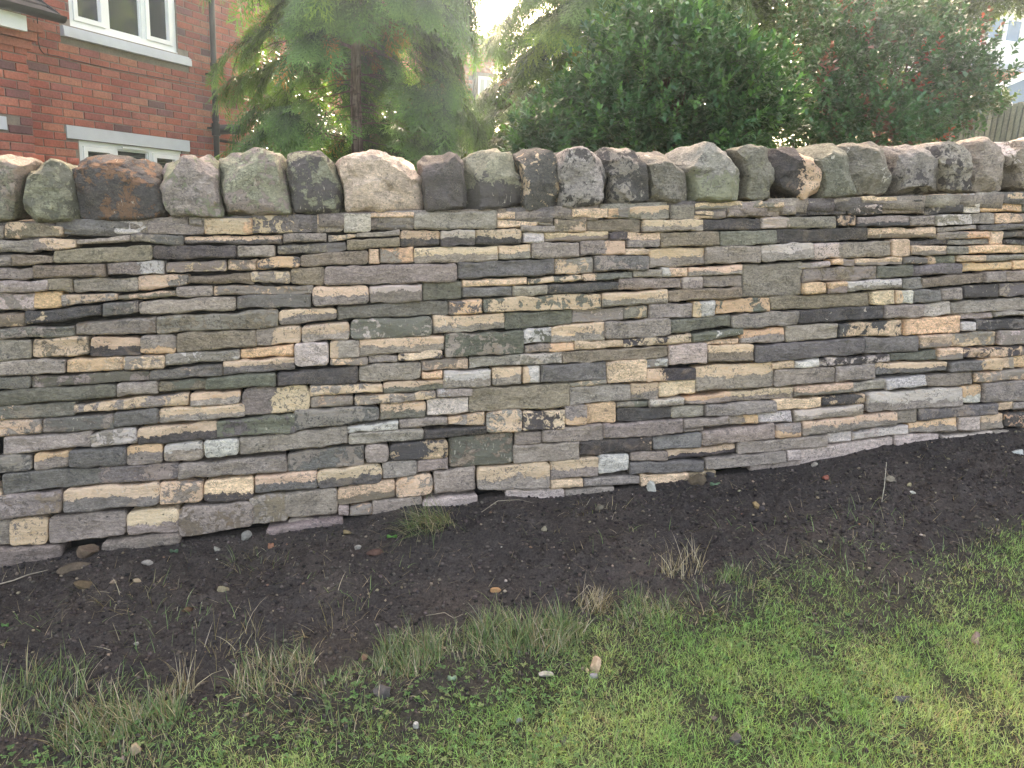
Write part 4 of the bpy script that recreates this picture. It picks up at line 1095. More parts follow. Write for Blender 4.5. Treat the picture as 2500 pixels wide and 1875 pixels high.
tuft(1090, 1395, 620, .125, .11, 1.7, 'tall green tuft with pale bent blades, left half of the largest clump', 1.9, .8)
tuft(1195, 1385, 640, .125, .10, 1.9, 'tall green tuft forming the right half of the largest clump', 1.2, .8)
tuft(1285, 1310, 150, .105, .06, .0, 'bleached straw coloured tuft right of the largest clump', 1.0, .8, 'dead grass')
tuft(1330, 1395, 260, .055, .16, 1.2, 'low sparse grass below the bleached tuft', None, 1.2)
tuft(1390, 1325, 340, .085, .11, 1.4, 'thin olive tuft between bleached stalks right of the middle', 1.6, 1.0)
tuft(1475, 1235, 90, .12, .08, .0, 'tall wiry dead stalks on the soil right of the middle', 1.3, .7, 'dead stalks')
tuft(1530, 1310, 320, .07, .14, 1.3, 'patchy grass below the wiry dead stalks', None, 1.1)
tuft(1585, 1265, 150, .085, .045, 4.0, 'small fresh bright green tuft of broad blades', 1.5, 1.1)
tuft(1150, 1445, 320, .06, .16, 2.0, 'low green grass in front of the largest clump', None, 1.2)
tuft(930, 1150, 420, .16, .10, .9, 'heap of pulled up grass piled against the foot of the wall', 3.4, 1.5, 'pulled grass', .05)
tuft(300, 1290, 70, .10, .14, .3, 'loose uprooted grass strands on the soil below the left of the wall', None, 1.5, 'pulled grass')
tuft(560, 1215, 90, .09, .12, .4, 'loose grass strands lying on soil under the big foundation stone', None, 1.5, 'pulled grass')
tuft(730, 1365, 60, .10, .12, .0, 'crossed straw stalks on the soil above the dense upright tuft', None, 1.5, 'dead stalks')
tuft(1290, 1110, 60, .07, .12, .2, 'dry root fibres on the soil under the middle of the wall', None, 1.5, 'pulled grass')
# upright stalk, roots, leaves
mb = MB(); A = gp(1903, 1095); B = at(1915*S2, 998*S2, np.dot(A-CAM, fwd))
mb.tube([A-np.array([0, 0, .01]), A*.55+B*.45+np.array([.004, 0, 0]), B], [.0022, .0018, .0010], 5)
o = mb.build('dry_stalk', None, None, True, origin=A); n_ = len(o.data.vertices)
a_ = o.data.attributes.new('tint', 'FLOAT_COLOR', 'POINT'); a_.data.foreach_set('color', np.tile([.38, .34, .26, 1], n_).astype(np.float32)); o.data.materials.append(M['twig'])
tag(o, 'single white dry stalk standing upright in the soil on the right', 'stalk')
def root(pts, rad, label, col=(.30, .25, .18)):
    W = [gps(*p)+np.array([0, 0, .004+.006*(i % 2)]) for i, p in enumerate(pts)]
    mb = MB(); mb.tube(W, [rad]*(len(W)-1)+[rad*.4], 5)
    o = mb.build('dry_root', None, None, True, origin=W[0]); n_ = len(o.data.vertices)
    a_ = o.data.attributes.new('tint', 'FLOAT_COLOR', 'POINT'); a_.data.foreach_set('color', np.tile([*col, 1], n_).astype(np.float32)); o.data.materials.append(M['twig'])
    tag(o, label, 'root')
root([(-10, 1268), (30, 1258), (60, 1243), (105, 1240)], .003, 'pale bent root lying on the soil at the left edge')
root([(1040, 1115), (1075, 1090), (1120, 1082), (1150, 1092)], .0016, 'thin curved root by the wall foot above the middle soil')
root([(920, 1330), (960, 1336), (980, 1344), (1000, 1342)], .0014, 'short straw coloured root on the soil left of the tallest tuft')
root([(1235, 1300), (1255, 1290), (1270, 1278), (1285, 1280)], .0012, 'thin pale root running into a tuft of straw')
root([(835, 1375), (850, 1376), (880, 1382), (910, 1392), (945, 1388)], .0013, 'long thin bleached root on the dark soil above the middle tuft')
def leaf(px, py, w, h, col, label, up=.3):
    P = gps(px, py)+np.array([0, 0, .010]); dep = np.dot(P-CAM, fwd); a = w*S2/F*dep/2; c = h*S2/F*dep/2
    n = 12; V = [P]; 
    r = np.random.default_rng(int(px))
    for k in range(n):
        t = 2*math.pi*k/n; q = .7+.3*abs(math.cos(t))+r.uniform(-.08, .08)
        V.append(P+RIGHT*a*math.cos(t)*q+(UP*.6+np.array([0, .4, up]))*c*math.sin(t)*q+np.array([0, 0, .004*math.sin(3*t)]))
    V.append(P-np.array([0, 0, .004]))
    Fc = [(0, 1+k, 1+(k+1) % n) for k in range(n)]+[(n+1, 1+(k+1) % n, 1+k) for k in range(n)]
    o = mesh('fallen_leaf', np.array(V), np.array(Fc), M['grass'], None, False, tint(np.array([col]), len(V)), origin=P)
    tag(o, label, 'leaf')
leaf(585, 1184, 14, 22, (.40, .20, .12), 'pink curled fallen leaf with a hole by the wall foot')
leaf(846, 1172, 24, 8, (.10, .26, .06), 'bright green leaf below the heap of pulled grass')
leaf(976, 1480, 22, 14, (.24, .33, .22), 'pale green folded leaf on bare earth at the lawn edge')
leaf(1545, 1050, 24, 9, (.16, .25, .15), 'green leaf by the wall foot right of the dark rock')
leaf(376, 1137+62, 20, 10, (.10, .17, .10), 'dull green leaf half buried at the left wall foot')
leaf(12, 1363, 18, 8, (.12, .25, .08), 'small green leaf at the left edge of the soil')
leaf(2378, 1512, 1, 1, (.25, .15, .09), 'tiny brown leaf scrap in the lawn near the right edge')
# ============================================================ THE BRICK HOUSE ON THE LEFT
_d = ray(2072, 522); DH = np.array([_d[0], _d[1], 0]); DH /= np.linalg.norm(DH)
NH = np.array([DH[1], -DH[0], 0]); UZ = np.array([0, 0, 1.0])
HP0 = at(160, 308, 7.4)*np.array([1, 1, 0])
def hw(s, z, o=0.0): return HP0+DH*s+UZ*z+NH*o
def hbox(mb, s0, s1, z0, z1, o0, o1, bev=0):
    mb.box8([hw(s0, z0, o1), hw(s1, z0, o1), hw(s1, z0, o0), hw(s0, z0, o0), hw(s0, z1, o1), hw(s1, z1, o1), hw(s1, z1, o0), hw(s0, z1, o0)])
house = empty('brick_house', hw(0, .8), 'red brick house with white windows and pale grey sills at the left behind the wall', 'house')
rot = math.atan2(DH[1], DH[0])
BT = [(.31, .092, .066), (.33, .105, .075), (.27, .08, .062), (.23, .07, .058), (.34, .12, .088), (.17, .07, .068), (.29, .10, .08), (.13, .065, .065), (.36, .14, .10)]
BW = [5, 5, 4, 3, 3, 1.2, 3, .7, 1.5]; BW = np.array(BW)/sum(BW)
def brick_geo(w, h, dpt, r):
    V = []
    e = .003
    for y in (0, 1):
        for (x, z) in ((0, 0), (1, 0), (1, 1), (0, 1)):
            V.append([(x*w)+r.uniform(-.001, .001), y*dpt, z*h+r.uniform(-.001, .001)])
    V = np.array(V)
    inn = V[:4].copy(); inn += np.array([[e, 0, e], [-e, 0, e], [-e, 0, -e], [e, 0, -e]]); V[:4, 1] += e
    V = np.vstack([V, inn])
    Fq = [(8, 9, 10, 11), (0, 1, 9, 8), (1, 2, 10, 9), (2, 3, 11, 10), (3, 0, 8, 11), (0, 4, 5, 1), (1, 5, 6, 2), (2, 6, 7, 3), (3, 7, 4, 0), (4, 7, 6, 5)]
    return V, np.array(Fq)
BM = {}
rb = np.random.default_rng(3)
for kind, w in (('full', .215), ('half', .1025)):
    for i, c in enumerate(BT):
        for k in range(2):
            V, Fq = brick_geo(w, .065, .03, rb)
            me = bpy.data.meshes.new('brick'); me.from_pydata(V.tolist(), [], Fq.tolist())
            a_ = me.attributes.new('tint', 'FLOAT_COLOR', 'POINT'); cc = jit(c, rb, .1)
            a_.data.foreach_set('color', np.tile([*cc, 1], len(V)).astype(np.float32)); me.materials.append(M['brick'])
            BM[kind, i, k] = me
holes = [(.13, 1.44, 3.03, 4.32), (.02, 1.585, 2.935, 3.035), (0.0, 1.543, 2.0, 2.13), (.12, 1.42, .9, 2.0)]
cand = []
row = 0
z = 2.13-.075*18
while z < 5.35:
    s = -.352+(0 if row % 2 == 0 else -.1125)
    while s < 3.2:
        segs = [(s, s+.215)]
        for (a, b, c, d_) in holes:
            if z+.065 > c+.002 and z < d_-.002:
                ns = []
                for (p, q) in segs:
                    if q <= a or p >= b: ns.append((p, q)); continue
                    if p < a: ns.append((p, a-.004))
                    if q > b: ns.append((b+.004, q))
                segs = ns
        for (p, q) in segs:
            if q-p > .02: cand.append((p, q, z, 0.0))
        s += .225
    z += .075; row += 1
# projecting bay on the far left
BO = .26
def hbay(px, py):
    r = ray(px, py); t = np.dot(HP0+NH*BO-CAM, NH)/np.dot(r, NH); P = CAM+r*t
    return float(np.dot(P-HP0, DH)), float(P[2])
bs1 = hbay(80, 300)[0]
ztop = hbay(60, 95)[1]
row = 0; z = 2.13-.075*18
linp = (hbay(0, 283), hbay(16, 318))
while z < ztop+.02:
    s = bs1-.225*9-(0 if row % 2 == 0 else -.1125)
    while s < bs1-.01:
        e = min(s+.215, bs1)
        if not (z+.065 > linp[1][1] and z < linp[0][1] and s < linp[1][0]-.01): 
            if e-s > .03: cand.append((s, e, z, BO))
        s += .225
    z += .075; row += 1
def vis_key(c):
    P = hw((c[0]+c[1])/2, c[2], c[3]); r = P-CAM; dpt = r@fwd
    px = 1250+F*(r@RIGHT)/dpt; py = 937.5-F*(r@UP)/dpt
    inside = -20 < px < 600 and -20 < py < 385
    return (0 if inside else 1, dpt)
cand.sort(key=vis_key)
restV = []; restF = []; restC = []; nv = 0
hb = np.array(house['base'])
for i, (p, q, z, o_) in enumerate(cand):
    ci = rb.choice(len(BT), p=BW); kk = int(rb.integers(2)); kind = 'full' if q-p > .15 else 'half'
    nom = .215 if kind == 'full' else .1025
    proud = rb.uniform(-.0015, .0015)
    if i < 300:
        ob = bpy.data.objects.new('brick', BM[kind, ci, kk]); link(ob, house)
        P = hw(p, z, o_+.006+proud)-hb
        ob.location = Vector(P.tolist()); ob.rotation_euler = (0, 0, rot); ob.scale = ((q-p)/nom, 1, 1)
    else:
        me = BM[kind, ci, kk]; V = np.array([v.co[:] for v in me.vertices]); V[:, 0] *= (q-p)/nom
        W = hw(p, z, o_+.006+proud)+V[:, :1]*DH-V[:, 1:2]*NH+V[:, 2:3]*UZ
        restV.append(W); restF.append(np.array([tuple(f.vertices) for f in me.polygons])+nv); nv += len(V); restC.append(np.tile(jit(BT[ci], rb, .1), (len(V), 1)))
C_ = np.concatenate(restC)
o = mesh('far_brickwork', np.concatenate(restV), np.concatenate(restF), M['brick'], house, False, {'tint': ('FLOAT_COLOR', np.hstack([C_, np.ones((len(C_), 1))]))}); o['kind'] = 'stuff'
# mortar bed in four pieces round the openings, and the bay
mb = MB()
hbox(mb, -.5, .13, .5, 5.4, -.25, 0); hbox(mb, 1.44, 3.22, .5, 5.4, -.25, 0)
hbox(mb, .13, 1.44, 2.0, 3.05, -.25, 0); hbox(mb, .13, 1.44, 4.32, 5.4, -.25, 0); hbox(mb, .13, 1.44, .5, .95, -.25, 0)
hbox(mb, bs1-2.2, bs1-.002, .5, ztop+.06, -.25, BO-.003)
hbox(mb, 3.0, 3.22, .5, 5.4, -6.0, -.25); hbox(mb, -.5, -.3, .5, 5.4, -6.0, -.25); hbox(mb, -.5, 3.22, .5, 5.4, -6.2, -6.0)
mb.build('mortar_bed', M['mortar'], house)
mb = MB()     # main roof
P = [hw(-.8, 5.4, .35), hw(3.5, 5.4, .35), hw(3.5, 5.4, -6.5), hw(-.8, 5.4, -6.5), hw(-.8, 7.5, -3.0), hw(3.5, 7.5, -3.0), hw(3.5, 7.5, -3.1), hw(-.8, 7.5, -3.1)]
mb.box8(P); mb.build('roof', M['tile'], house)
mb = MB(); hbox(mb, 0.0, 1.543, 2.004, 2.126, -.1, .014); mb.build('lintel', M['greypaint'], house)
mb = MB()     # sill with rounded top edge
for (a, b, c, d_, e) in ((.02, 1.585, 2.938, 3.0, .055), (.02, 1.585, 3.0, 3.02, .048), (.03, 1.575, 3.02, 3.034, .03)):
    hbox(mb, a, b, c, d_, -.08, e)
mb.build('window_sill', M['greypaint'], house)
def frame_ring(mb, s0, s1, z0, z1, w, o0, o1):
    hbox(mb, s0, s1, z0, z0+w, o0, o1); hbox(mb, s0, s1, z1-w, z1, o0, o1)
    hbox(mb, s0, s0+w, z0+w, z1-w, o0, o1); hbox(mb, s1-w, s1, z0+w, z1-w, o0, o1)
def window(z0, z1, blinds):
    mb = MB(); frame_ring(mb, .132, 1.438, z0, z1, .05, -.10, -.018)
    for m_ in (.535, .985): hbox(mb, m_, m_+.05, z0+.05, z1-.05, -.098, -.019)
    if not blinds: hbox(mb, .132, 1.438, z0-.03, z0-.001, -.10, -.004)
    win = mb.build('window', M['white'], house)
    for (a, b, sash) in ((.182, .535, 1), (.585, .985, 0), (1.035, 1.388, 1)):
        w = .045 if sash else .012
        mb = MB(); frame_ring(mb, a+.003, b-.003, z0+.053, z1-.053, w, -.085, -.006 if sash else -.03)
        f_ = mb.build('sash', M['white'], house); f_.parent = win; f_.location = Vector((np.array(f_['base'])-np.array(win['base'])).tolist())
        mb = MB(); hbox(mb, a+w, b-w, z0+.05+w, z1-.05-w, -.062, -.055)
        g_ = mb.build('pane', M['glass'], house); g_.parent = win; g_.location = Vector((np.array(g_['base'])-np.array(win['base'])).tolist())
        if blinds:
            mb = MB(); zz = z1-.10
            while zz > z0+.1:
                mb.box8([hw(a+.03, zz-.010, -.054), hw(b-.03, zz-.010, -.054), hw(b-.03, zz, -.066), hw(a+.03, zz, -.066),
                         hw(a+.03, zz-.007, -.0525), hw(b-.03, zz-.007, -.0525), hw(b-.03, zz+.003, -.064), hw(a+.03, zz+.003, -.064)]); zz -= .034
            q_ = mb.build('blind_slats', M['blind'], house); q_.parent = win; q_['kind'] = 'stuff'
    if blinds:
        mb = MB(); hbox(mb, .64, .93, z1-.036, z1-.018, -.017, -.002); v_ = mb.build('trickle_vent', M['white'], house); v_.parent = win
    else:
        mb = MB()
        for a in (1.05,): 
            hbox(mb, 1.035, 1.388, z0+.70, z0+.72, -.06, -.03)
        v_ = mb.build('glazing_bar', M['white'], house); v_.parent = win
    return win
window(3.062, 4.32, False)
window(.95, 1.998, True)
mb = MB(); hbox(mb, -.3, 1.6, .6, 5.3, -.9, -.8); mb.build('dark_interior', simple_mat('dim_room', (.03, .03, .032), .9), house)
# drainpipe
mb = MB(); ps = 1.912
mb.tube([hw(ps, .6, .06), hw(ps, 5.3, .06)], .034, 14)
dp = mb.build('drainpipe', M['black'], house, True, math.radians(40))
for zc in (3.0, 2.42, 4.2):
    mb = MB(); mb.tube([hw(ps, zc-.035, .06), hw(ps, zc+.035, .06)], .041, 14)
    c_ = mb.build('pipe_collar', M['black'], house, True, math.radians(40)); c_.parent = dp
for zc in (2.9, 2.3):
    mb = MB(); hbox(mb, ps-.085, ps+.06, zc-.012, zc+.012, .0, .05)
    c_ = mb.build('pipe_bracket', M['black'], house); c_.parent = dp
mb = MB(); mb.tube([hw(ps+.02, 2.29, .07), hw(ps+.20, 2.32, .16), hw(ps+.3, 2.33, .20)], .058, 14); mb.tube([hw(ps, 2.22, .06), hw(ps, 2.36, .06)], .05, 14)
mb.build('waste_pipe', M['black'], house, True, math.radians(40))
mb = MB(); mb.tube([hw(ps, 2.17, .06), hw(ps+1.1, 2.16, .06)], .016, 10); mb.build('branch_pipe', M['black'], house, True)
# cable
def hmain(px, py, off=.016):
    r = ray(px, py); t = np.dot(HP0+NH*off-CAM, NH)/np.dot(r, NH); return CAM+r*t
mb = MB(); pts = [(88, -40), (89.5, 20), (92, 60), (93, 100), (98, 120), (107, 131), (140, 137), (220, 156), (300, 173), (400, 192), (500, 209)]
mb.tube([hmain(*p) for p in pts], .0045, 6); mb.build('cable', M['black'], house, True)
# bay: fascia, lintel, gutter, little roof
mb = MB(); a = hbay(0, 30)
sA, zA = hbay(42, 59); sA0, zA0 = hbay(0, 70)
hbox(mb, bs1-2.2, hbay(42, 59)[0], hbay(42, 78)[1], hbay(42, 41)[1], BO+.005, BO+.125); mb.build('fascia_board', M['white'], house)
mb = MB(); hbox(mb, bs1-2.2, linp[1][0], linp[1][1]+.004, linp[0][1], BO-.05, BO+.014); mb.build('bay_lintel', M['greypaint'], house)
# stepped corbel bricks under the eaves
gs1 = hbay(122, 55)[0]
mb = MB(); zz = hbay(85, 62)[1]
for k, (e, oo) in enumerate(((.19, .10), (.12, .065), (.06, .03))):
    hbox(mb, bs1-.45 if k else bs1-.30, bs1+e*.55, zz-.075*(k+1)+.008, zz-.075*k, BO-.1, BO+oo)
o = mb.build('corbel_bricks', M['brick'], house); n_ = len(o.data.vertices)
a_ = o.data.attributes.new('tint', 'FLOAT_COLOR', 'POINT'); a_.data.foreach_set('color', np.tile([.31, .11, .075, 1], n_).astype(np.float32))
gz0 = hbay(118, 52)[1]
mb = MB()      # half round gutter
seg = 10; prof_ = [(math.cos(t), math.sin(t)) for t in np.linspace(math.pi, 2*math.pi, seg)]
n0 = 0
for s_ in (bs1-2.2, gs1):
    for (cx_, cz_) in prof_: mb.v.append(tuple(hw(s_, gz0+.055*cz_+.03, BO+.17+.06*cx_)))
for k in range(seg-1): mb.f.append((k, k+1, seg+k+1, seg+k))
mb.f.append(tuple(range(seg, 2*seg)))
mb.build('gutter', M['black'], house, True, math.radians(40))
mb = MB()      # tiled slope over the bay
zr = gz0+.035
for k in range(7):
    o0 = BO+.16-k*.085; za = zr+k*.065
    mb.box8([hw(bs1-2.2, za, o0), hw(gs1-.02-k*.05, za, o0), hw(gs1-.06-k*.05, za+.055, o0-.10), hw(bs1-2.2, za+.055, o0-.10),
             hw(bs1-2.2, za+.014, o0), hw(gs1-.02-k*.05, za+.014, o0), hw(gs1-.06-k*.05, za+.069, o0-.10), hw(bs1-2.2, za+.069, o0-.10)])
mb.build('bay_roof', M['tile'], house)
mb = MB(); mb.tube([hw(gs1-.01, zr+.01, BO+.14), hw(gs1-.38, zr+.50, BO-.46)], .02, 6); mb.build('roof_verge', M['black'], house)

# ============================================================ FAR BRICK HOUSE IN THE GAP
FP = at(1212, 200, 15.0); E2 = -NH*1.0
E2 = -(RIGHT*np.array([1, 1, 0])); E2 /= np.linalg.norm(E2)
E2 = E2+np.array([0, -.25, 0]); E2 /= np.linalg.norm(E2)
FN = np.array([E2[1], -E2[0], 0]); 
if FN@(CAM-FP) < 0: FN = -FN
def fw(s, z, o_=0.0): return np.array([FP[0], FP[1], 0])+E2*s+UZ*z+FN*o_
def fsz(px, py):
    r = ray(px, py); t = np.dot(FP-CAM, FN)/np.dot(r, FN); P = CAM+r*t
    return float(np.dot(P-FP, E2)), float(P[2])
far = empty('far_brick_house', fw(0, 1.5), 'distant orange brick house gable with a white window seen between the two conifers', 'house')
eave = fsz(1214, 138)[1]; ridge_s, ridge_z = fsz(1105, 72)
slope = (ridge_z-eave)/max(.2, ridge_s)
def topz(s): return eave+slope*min(s, 2*3.4-s) if s > 0 else eave
ws0, wz0 = fsz(1198, 292); ws1, wz1 = fsz(1168, 186)
V = []; Fq_ = []; Cc = []; nv = 0; row = 0; z = 1.2
while z < eave+slope*3.4:
    s = .0 if row % 2 == 0 else -.11
    while s < 6.8:
        a, b = max(s, 0), min(s+.215, 6.8)
        if b-a > .05 and z+.065 < topz((a+b)/2) and not (wz0 < z+.06 and z < wz1 and b > ws0 and a < ws1):
            P = [fw(a, z, .012), fw(b, z, .012), fw(b, z+.065, .012), fw(a, z+.065, .012), fw(a, z, 0), fw(b, z, 0), fw(b, z+.065, 0), fw(a, z+.065, 0)]
            V += P; Fq_ += [tuple(nv+i for i in f) for f in ((0, 1, 2, 3), (0, 4, 5, 1), (1, 5, 6, 2), (2, 6, 7, 3), (3, 7, 4, 0))]; nv += 8
            c = jit([(.36, .15, .10), (.32, .12, .085), (.40, .18, .12)][int(rb.integers(3))], rb, .12); Cc += [c]*8
        s += .225
    z += .075; row += 1
C_ = np.array(Cc)
o = mesh('brickwork', np.array(V), np.array(Fq_), M['brick'], far, False, {'tint': ('FLOAT_COLOR', np.hstack([C_, np.ones((len(C_), 1))]))}); o['kind'] = 'stuff'
mb = MB()
pg = [(0, .8), (6.8, .8), (6.8, eave), (3.4, eave+slope*3.4), (0, eave)]
for o_ in (.002, -7.0): mb.v += [tuple(fw(s, z, o_)) for s, z in pg]
mb.f += [(0, 1, 2, 3, 4), (9, 8, 7, 6, 5)]+[(i, (i+1) % 5, 5+(i+1) % 5, 5+i) for i in range(5)]
mb.build('gable_wall', M['mortar'], far)
mb = MB()
for (s0, z0, s1, z1) in ((-.25, eave-.25*slope, 3.4, eave+slope*3.4), (7.05, eave-.25*slope, 3.4, eave+slope*3.4)):
    mb.box8([fw(s0, z0+.02, .18), fw(s1, z1+.02, .18), fw(s1, z1+.02, -7.2), fw(s0, z0+.02, -7.2), fw(s0, z0+.14, .18), fw(s1, z1+.14, .18), fw(s1, z1+.14, -7.2), fw(s0, z0+.14, -7.2)])
mb.build('roof', M['tile'], far)
mb = MB()
def fbox(mb, s0, s1, z0, z1, o0, o1): mb.box8([fw(s0, z0, o1), fw(s1, z0, o1), fw(s1, z0, o0), fw(s0, z0, o0), fw(s0, z1, o1), fw(s1, z1, o1), fw(s1, z1, o0), fw(s0, z1, o0)])
fbox(mb, ws0, ws1, wz0, wz0+.05, .0, .03); fbox(mb, ws0, ws1, wz1-.05, wz1, .0, .03); fbox(mb, ws0, ws0+.04, wz0+.05, wz1-.05, 0, .03); fbox(mb, ws1-.04, ws1, wz0+.05, wz1-.05, 0, .03); fbox(mb, (ws0+ws1)/2-.02, (ws0+ws1)/2+.02, wz0+.05, wz1-.05, .001, .028)
w_ = mb.build('window', M['white'], far)
mb = MB(); fbox(mb, ws0+.04, ws1-.04, wz0+.05, wz1-.05, .003, .012)
g_ = mb.build('pane', simple_mat('net_curtained_glass', (.45, .46, .45), .3, .05, 5), far); g_.parent = w_
mb = MB(); s_ = ws1+.09; mb.tube([fw(s_, 1.0, .06), fw(s_, eave+.02, .06)], .035, 8); mb.build('drainpipe', M['black'], far)

# ============================================================ PALE HOUSE AND CONSERVATORY, FAR RIGHT
WP = at(2450, 120, 20.0); EX = right0*math.cos(.25)+np.array([fwd[0], fwd[1], 0])/math.hypot(fwd[0], fwd[1])*math.sin(.25)
WNn = np.array([EX[1], -EX[0], 0]); 
if WNn@(CAM-WP) < 0: WNn = -WNn
def rw(px, py, off=0.0):
    r = ray(px, py); t = np.dot(WP+WNn*off-CAM, WNn)/np.dot(r, WNn); P = CAM+r*t
    return float(np.dot(P-WP, EX)), float(P[2])
def rp(s, z, o_): return np.array([WP[0], WP[1], 0])+EX*s+UZ*z+WNn*o_
def rbox(mb, s0, s1, z0, z1, o0, o1): mb.box8([rp(s0, z0, o1), rp(s1, z0, o1), rp(s1, z0, o0), rp(s0, z0, o0), rp(s0, z1, o1), rp(s1, z1, o1), rp(s1, z1, o0), rp(s0, z1, o0)])
pale = empty('pale_house', rp(0, 2, 0), 'white rendered house with blue windows behind the shrubs at the top right', 'house')
sL = rw(2340, 100)[0]; sR = sL+9.0; zl = rw(2440, 156)[1]; ze = rw(2420, 24)[1]; zg = rw(2440, 170)[1]; zb_ = rw(2440, 181)[1]
mb = MB(); rbox(mb, sL, sR, zl, ze, -6, 0); mb.build('rendered_wall', M['render'], pale)
mb = MB(); rbox(mb, sL-.02, sR, zg, zl, -6, .05); mb.build('lead_band', M['greypaint'], pale)
mb = MB(); rbox(mb, sL+.02, sR, .5, zg, -6, -.02); o = mb.build('brick_wall', M['brick'], pale); n_ = len(o.data.vertices)
a_ = o.data.attributes.new('tint', 'FLOAT_COLOR', 'POINT'); a_.data.foreach_set('color', np.tile([.38, .16, .09, 1], n_).astype(np.float32))
mb = MB(); rbox(mb, sL-.1, sR, ze, ze+.19, .001, .22); mb.build('fascia_board', M['white'], pale)
mb = MB(); mb.box8([rp(sL-.2, ze+.19, .35), rp(sR, ze+.19, .35), rp(sR, ze+.19, -6.3), rp(sL-.2, ze+.19, -6.3), rp(sL-.2, ze+2.4, -2.9), rp(sR, ze+2.4, -2.9), rp(sR, ze+2.4, -3.1), rp(sL-.2, ze+2.4, -3.1)])
mb.build('roof', M['tile'], pale)
M['blueglass'] = simple_mat('painted_sky_glass', (.10, .17, .24), .15, .08, 3, 0, .6)  # sky reflection is put into the panes as a blue base colour
for (pa, pb) in ((2404, 2447), (2456, 2488)):
    a, z1_ = rw(pa, 58); b, z0_ = rw(pb, 100); z1_ = rw(2430, 40)[1]; z0_ = rw(2430, 101)[1]
    mb = MB(); rbox(mb, a, b, z0_, z0_+.05, .001, .03); rbox(mb, a, b, z1_-.05, z1_, .001, .03); rbox(mb, a, a+.05, z0_+.05, z1_-.05, .001, .03); rbox(mb, b-.05, b, z0_+.05, z1_-.05, .001, .03)
    w_ = mb.build('window', M['white'], pale)
    mb = MB(); rbox(mb, a+.05, b-.05, z0_+.05, z1_-.05, .002, .012); g_ = mb.build('pane', M['blueglass'], pale); g_.parent = w_
cons = empty('conservatory', rp(0, 2, 2), 'white framed conservatory roof with glass panels above the fence at the right edge', 'conservatory')
OC = 2.5
ra = rw(2416, 215, OC); rb_ = rw(2520, 171, OC); k_ = (rb_[1]-ra[1])/(rb_[0]-ra[0])
def cz(s): return ra[1]+k_*(s-ra[0])
sE = ra[0]+3.4
mb = MB(); mb.box8([rp(ra[0], cz(ra[0])-.13, OC+.05), rp(sE, cz(sE)-.13, OC+.05), rp(sE, cz(sE)-.13, OC-.1), rp(ra[0], cz(ra[0])-.13, OC-.1), rp(ra[0], cz(ra[0]), OC+.05), rp(sE, cz(sE), OC+.05), rp(sE, cz(sE), OC-.1), rp(ra[0], cz(ra[0]), OC-.1)])
mb.build('roof_rafter', M['white'], cons)
for i in range(5):
    s_ = ra[0]+.35+i*.62
    mb = MB(); mb.box8([rp(s_+1.0, cz(s_)-1.4, OC+.04), rp(s_+1.07, cz(s_)-1.4, OC+.04), rp(s_+1.07, cz(s_)-1.4, OC-.02), rp(s_+1.0, cz(s_)-1.4, OC-.02), rp(s_, cz(s_)-.131, OC+.04), rp(s_+.09, cz(s_)-.131, OC+.04), rp(s_+.09, cz(s_)-.131, OC-.02), rp(s_, cz(s_)-.131, OC-.02)])
    mb.build('glazing_bar', M['white'], cons)
mb = MB(); mb.v += [tuple(rp(*q)) for q in ((ra[0]+.1, cz(ra[0])-2.0, OC), (sE, cz(ra[0])-2.0, OC), (sE, cz(sE)-.132, OC), (ra[0]+.1, cz(ra[0]+.1)-.132, OC), (ra[0]+.1, cz(ra[0])-2.0, OC-.03), (sE, cz(ra[0])-2.0, OC-.03), (sE, cz(sE)-.132, OC-.03), (ra[0]+.1, cz(ra[0]+.1)-.132, OC-.03))]
mb.f += [(0, 1, 2, 3), (7, 6, 5, 4), (0, 4, 5, 1), (1, 5, 6, 2), (2, 6, 7, 3), (3, 7, 4, 0)]
mb.build('glass_panel', M['blueglass'], cons)
for i in range(9):
    s_ = ra[0]+1.2+i*.2; zt = cz(s_)
    mb = MB(); mb.tube([rp(s_, zt, OC-.02), rp(s_, zt+.09, OC-.02), rp(s_, zt+.20, OC-.02)], [.035, .045, .003], 6); mb.build('ridge_finial', M['white'], cons)

# ============================================================ FENCE
A = at(2560, 255, 10.5); B = at(2255, 318, 12.7)
zt_ = at(2500, 254, 11.0)[2]
fe = empty('board_fence', (A*.5+B*.5)*[1, 1, 0]+[0, 0, bank(float(A[0]), float(A[1]))], 'weathered grey green vertical board fence at the right edge behind the wall', 'fence')
D_ = (B-A)*[1, 1, 0]; Ltot = np.linalg.norm(D_); D_ /= Ltot; N_ = np.array([D_[1], -D_[0], 0])
if N_@(CAM-A) < 0: N_ = -N_
FM = []
for k in range(6):
    V, Fq = brick_geo(.076, 1.9, .02, rb)
    me = bpy.data.meshes.new('board'); me.from_pydata(V.tolist(), [], Fq.tolist())
    a_ = me.attributes.new('tint', 'FLOAT_COLOR', 'POINT'); c = jit((.16, .18, .16), rb, .22); a_.data.foreach_set('color', np.tile([*c, 1], len(V)).astype(np.float32)); me.materials.append(M['fence']); FM.append(me)
fb = np.array(fe['base']); n = int(Ltot/.1); ang = math.atan2(D_[1], D_[0])
flip = (np.array([-math.sin(ang), math.cos(ang), 0])@N_) > 0
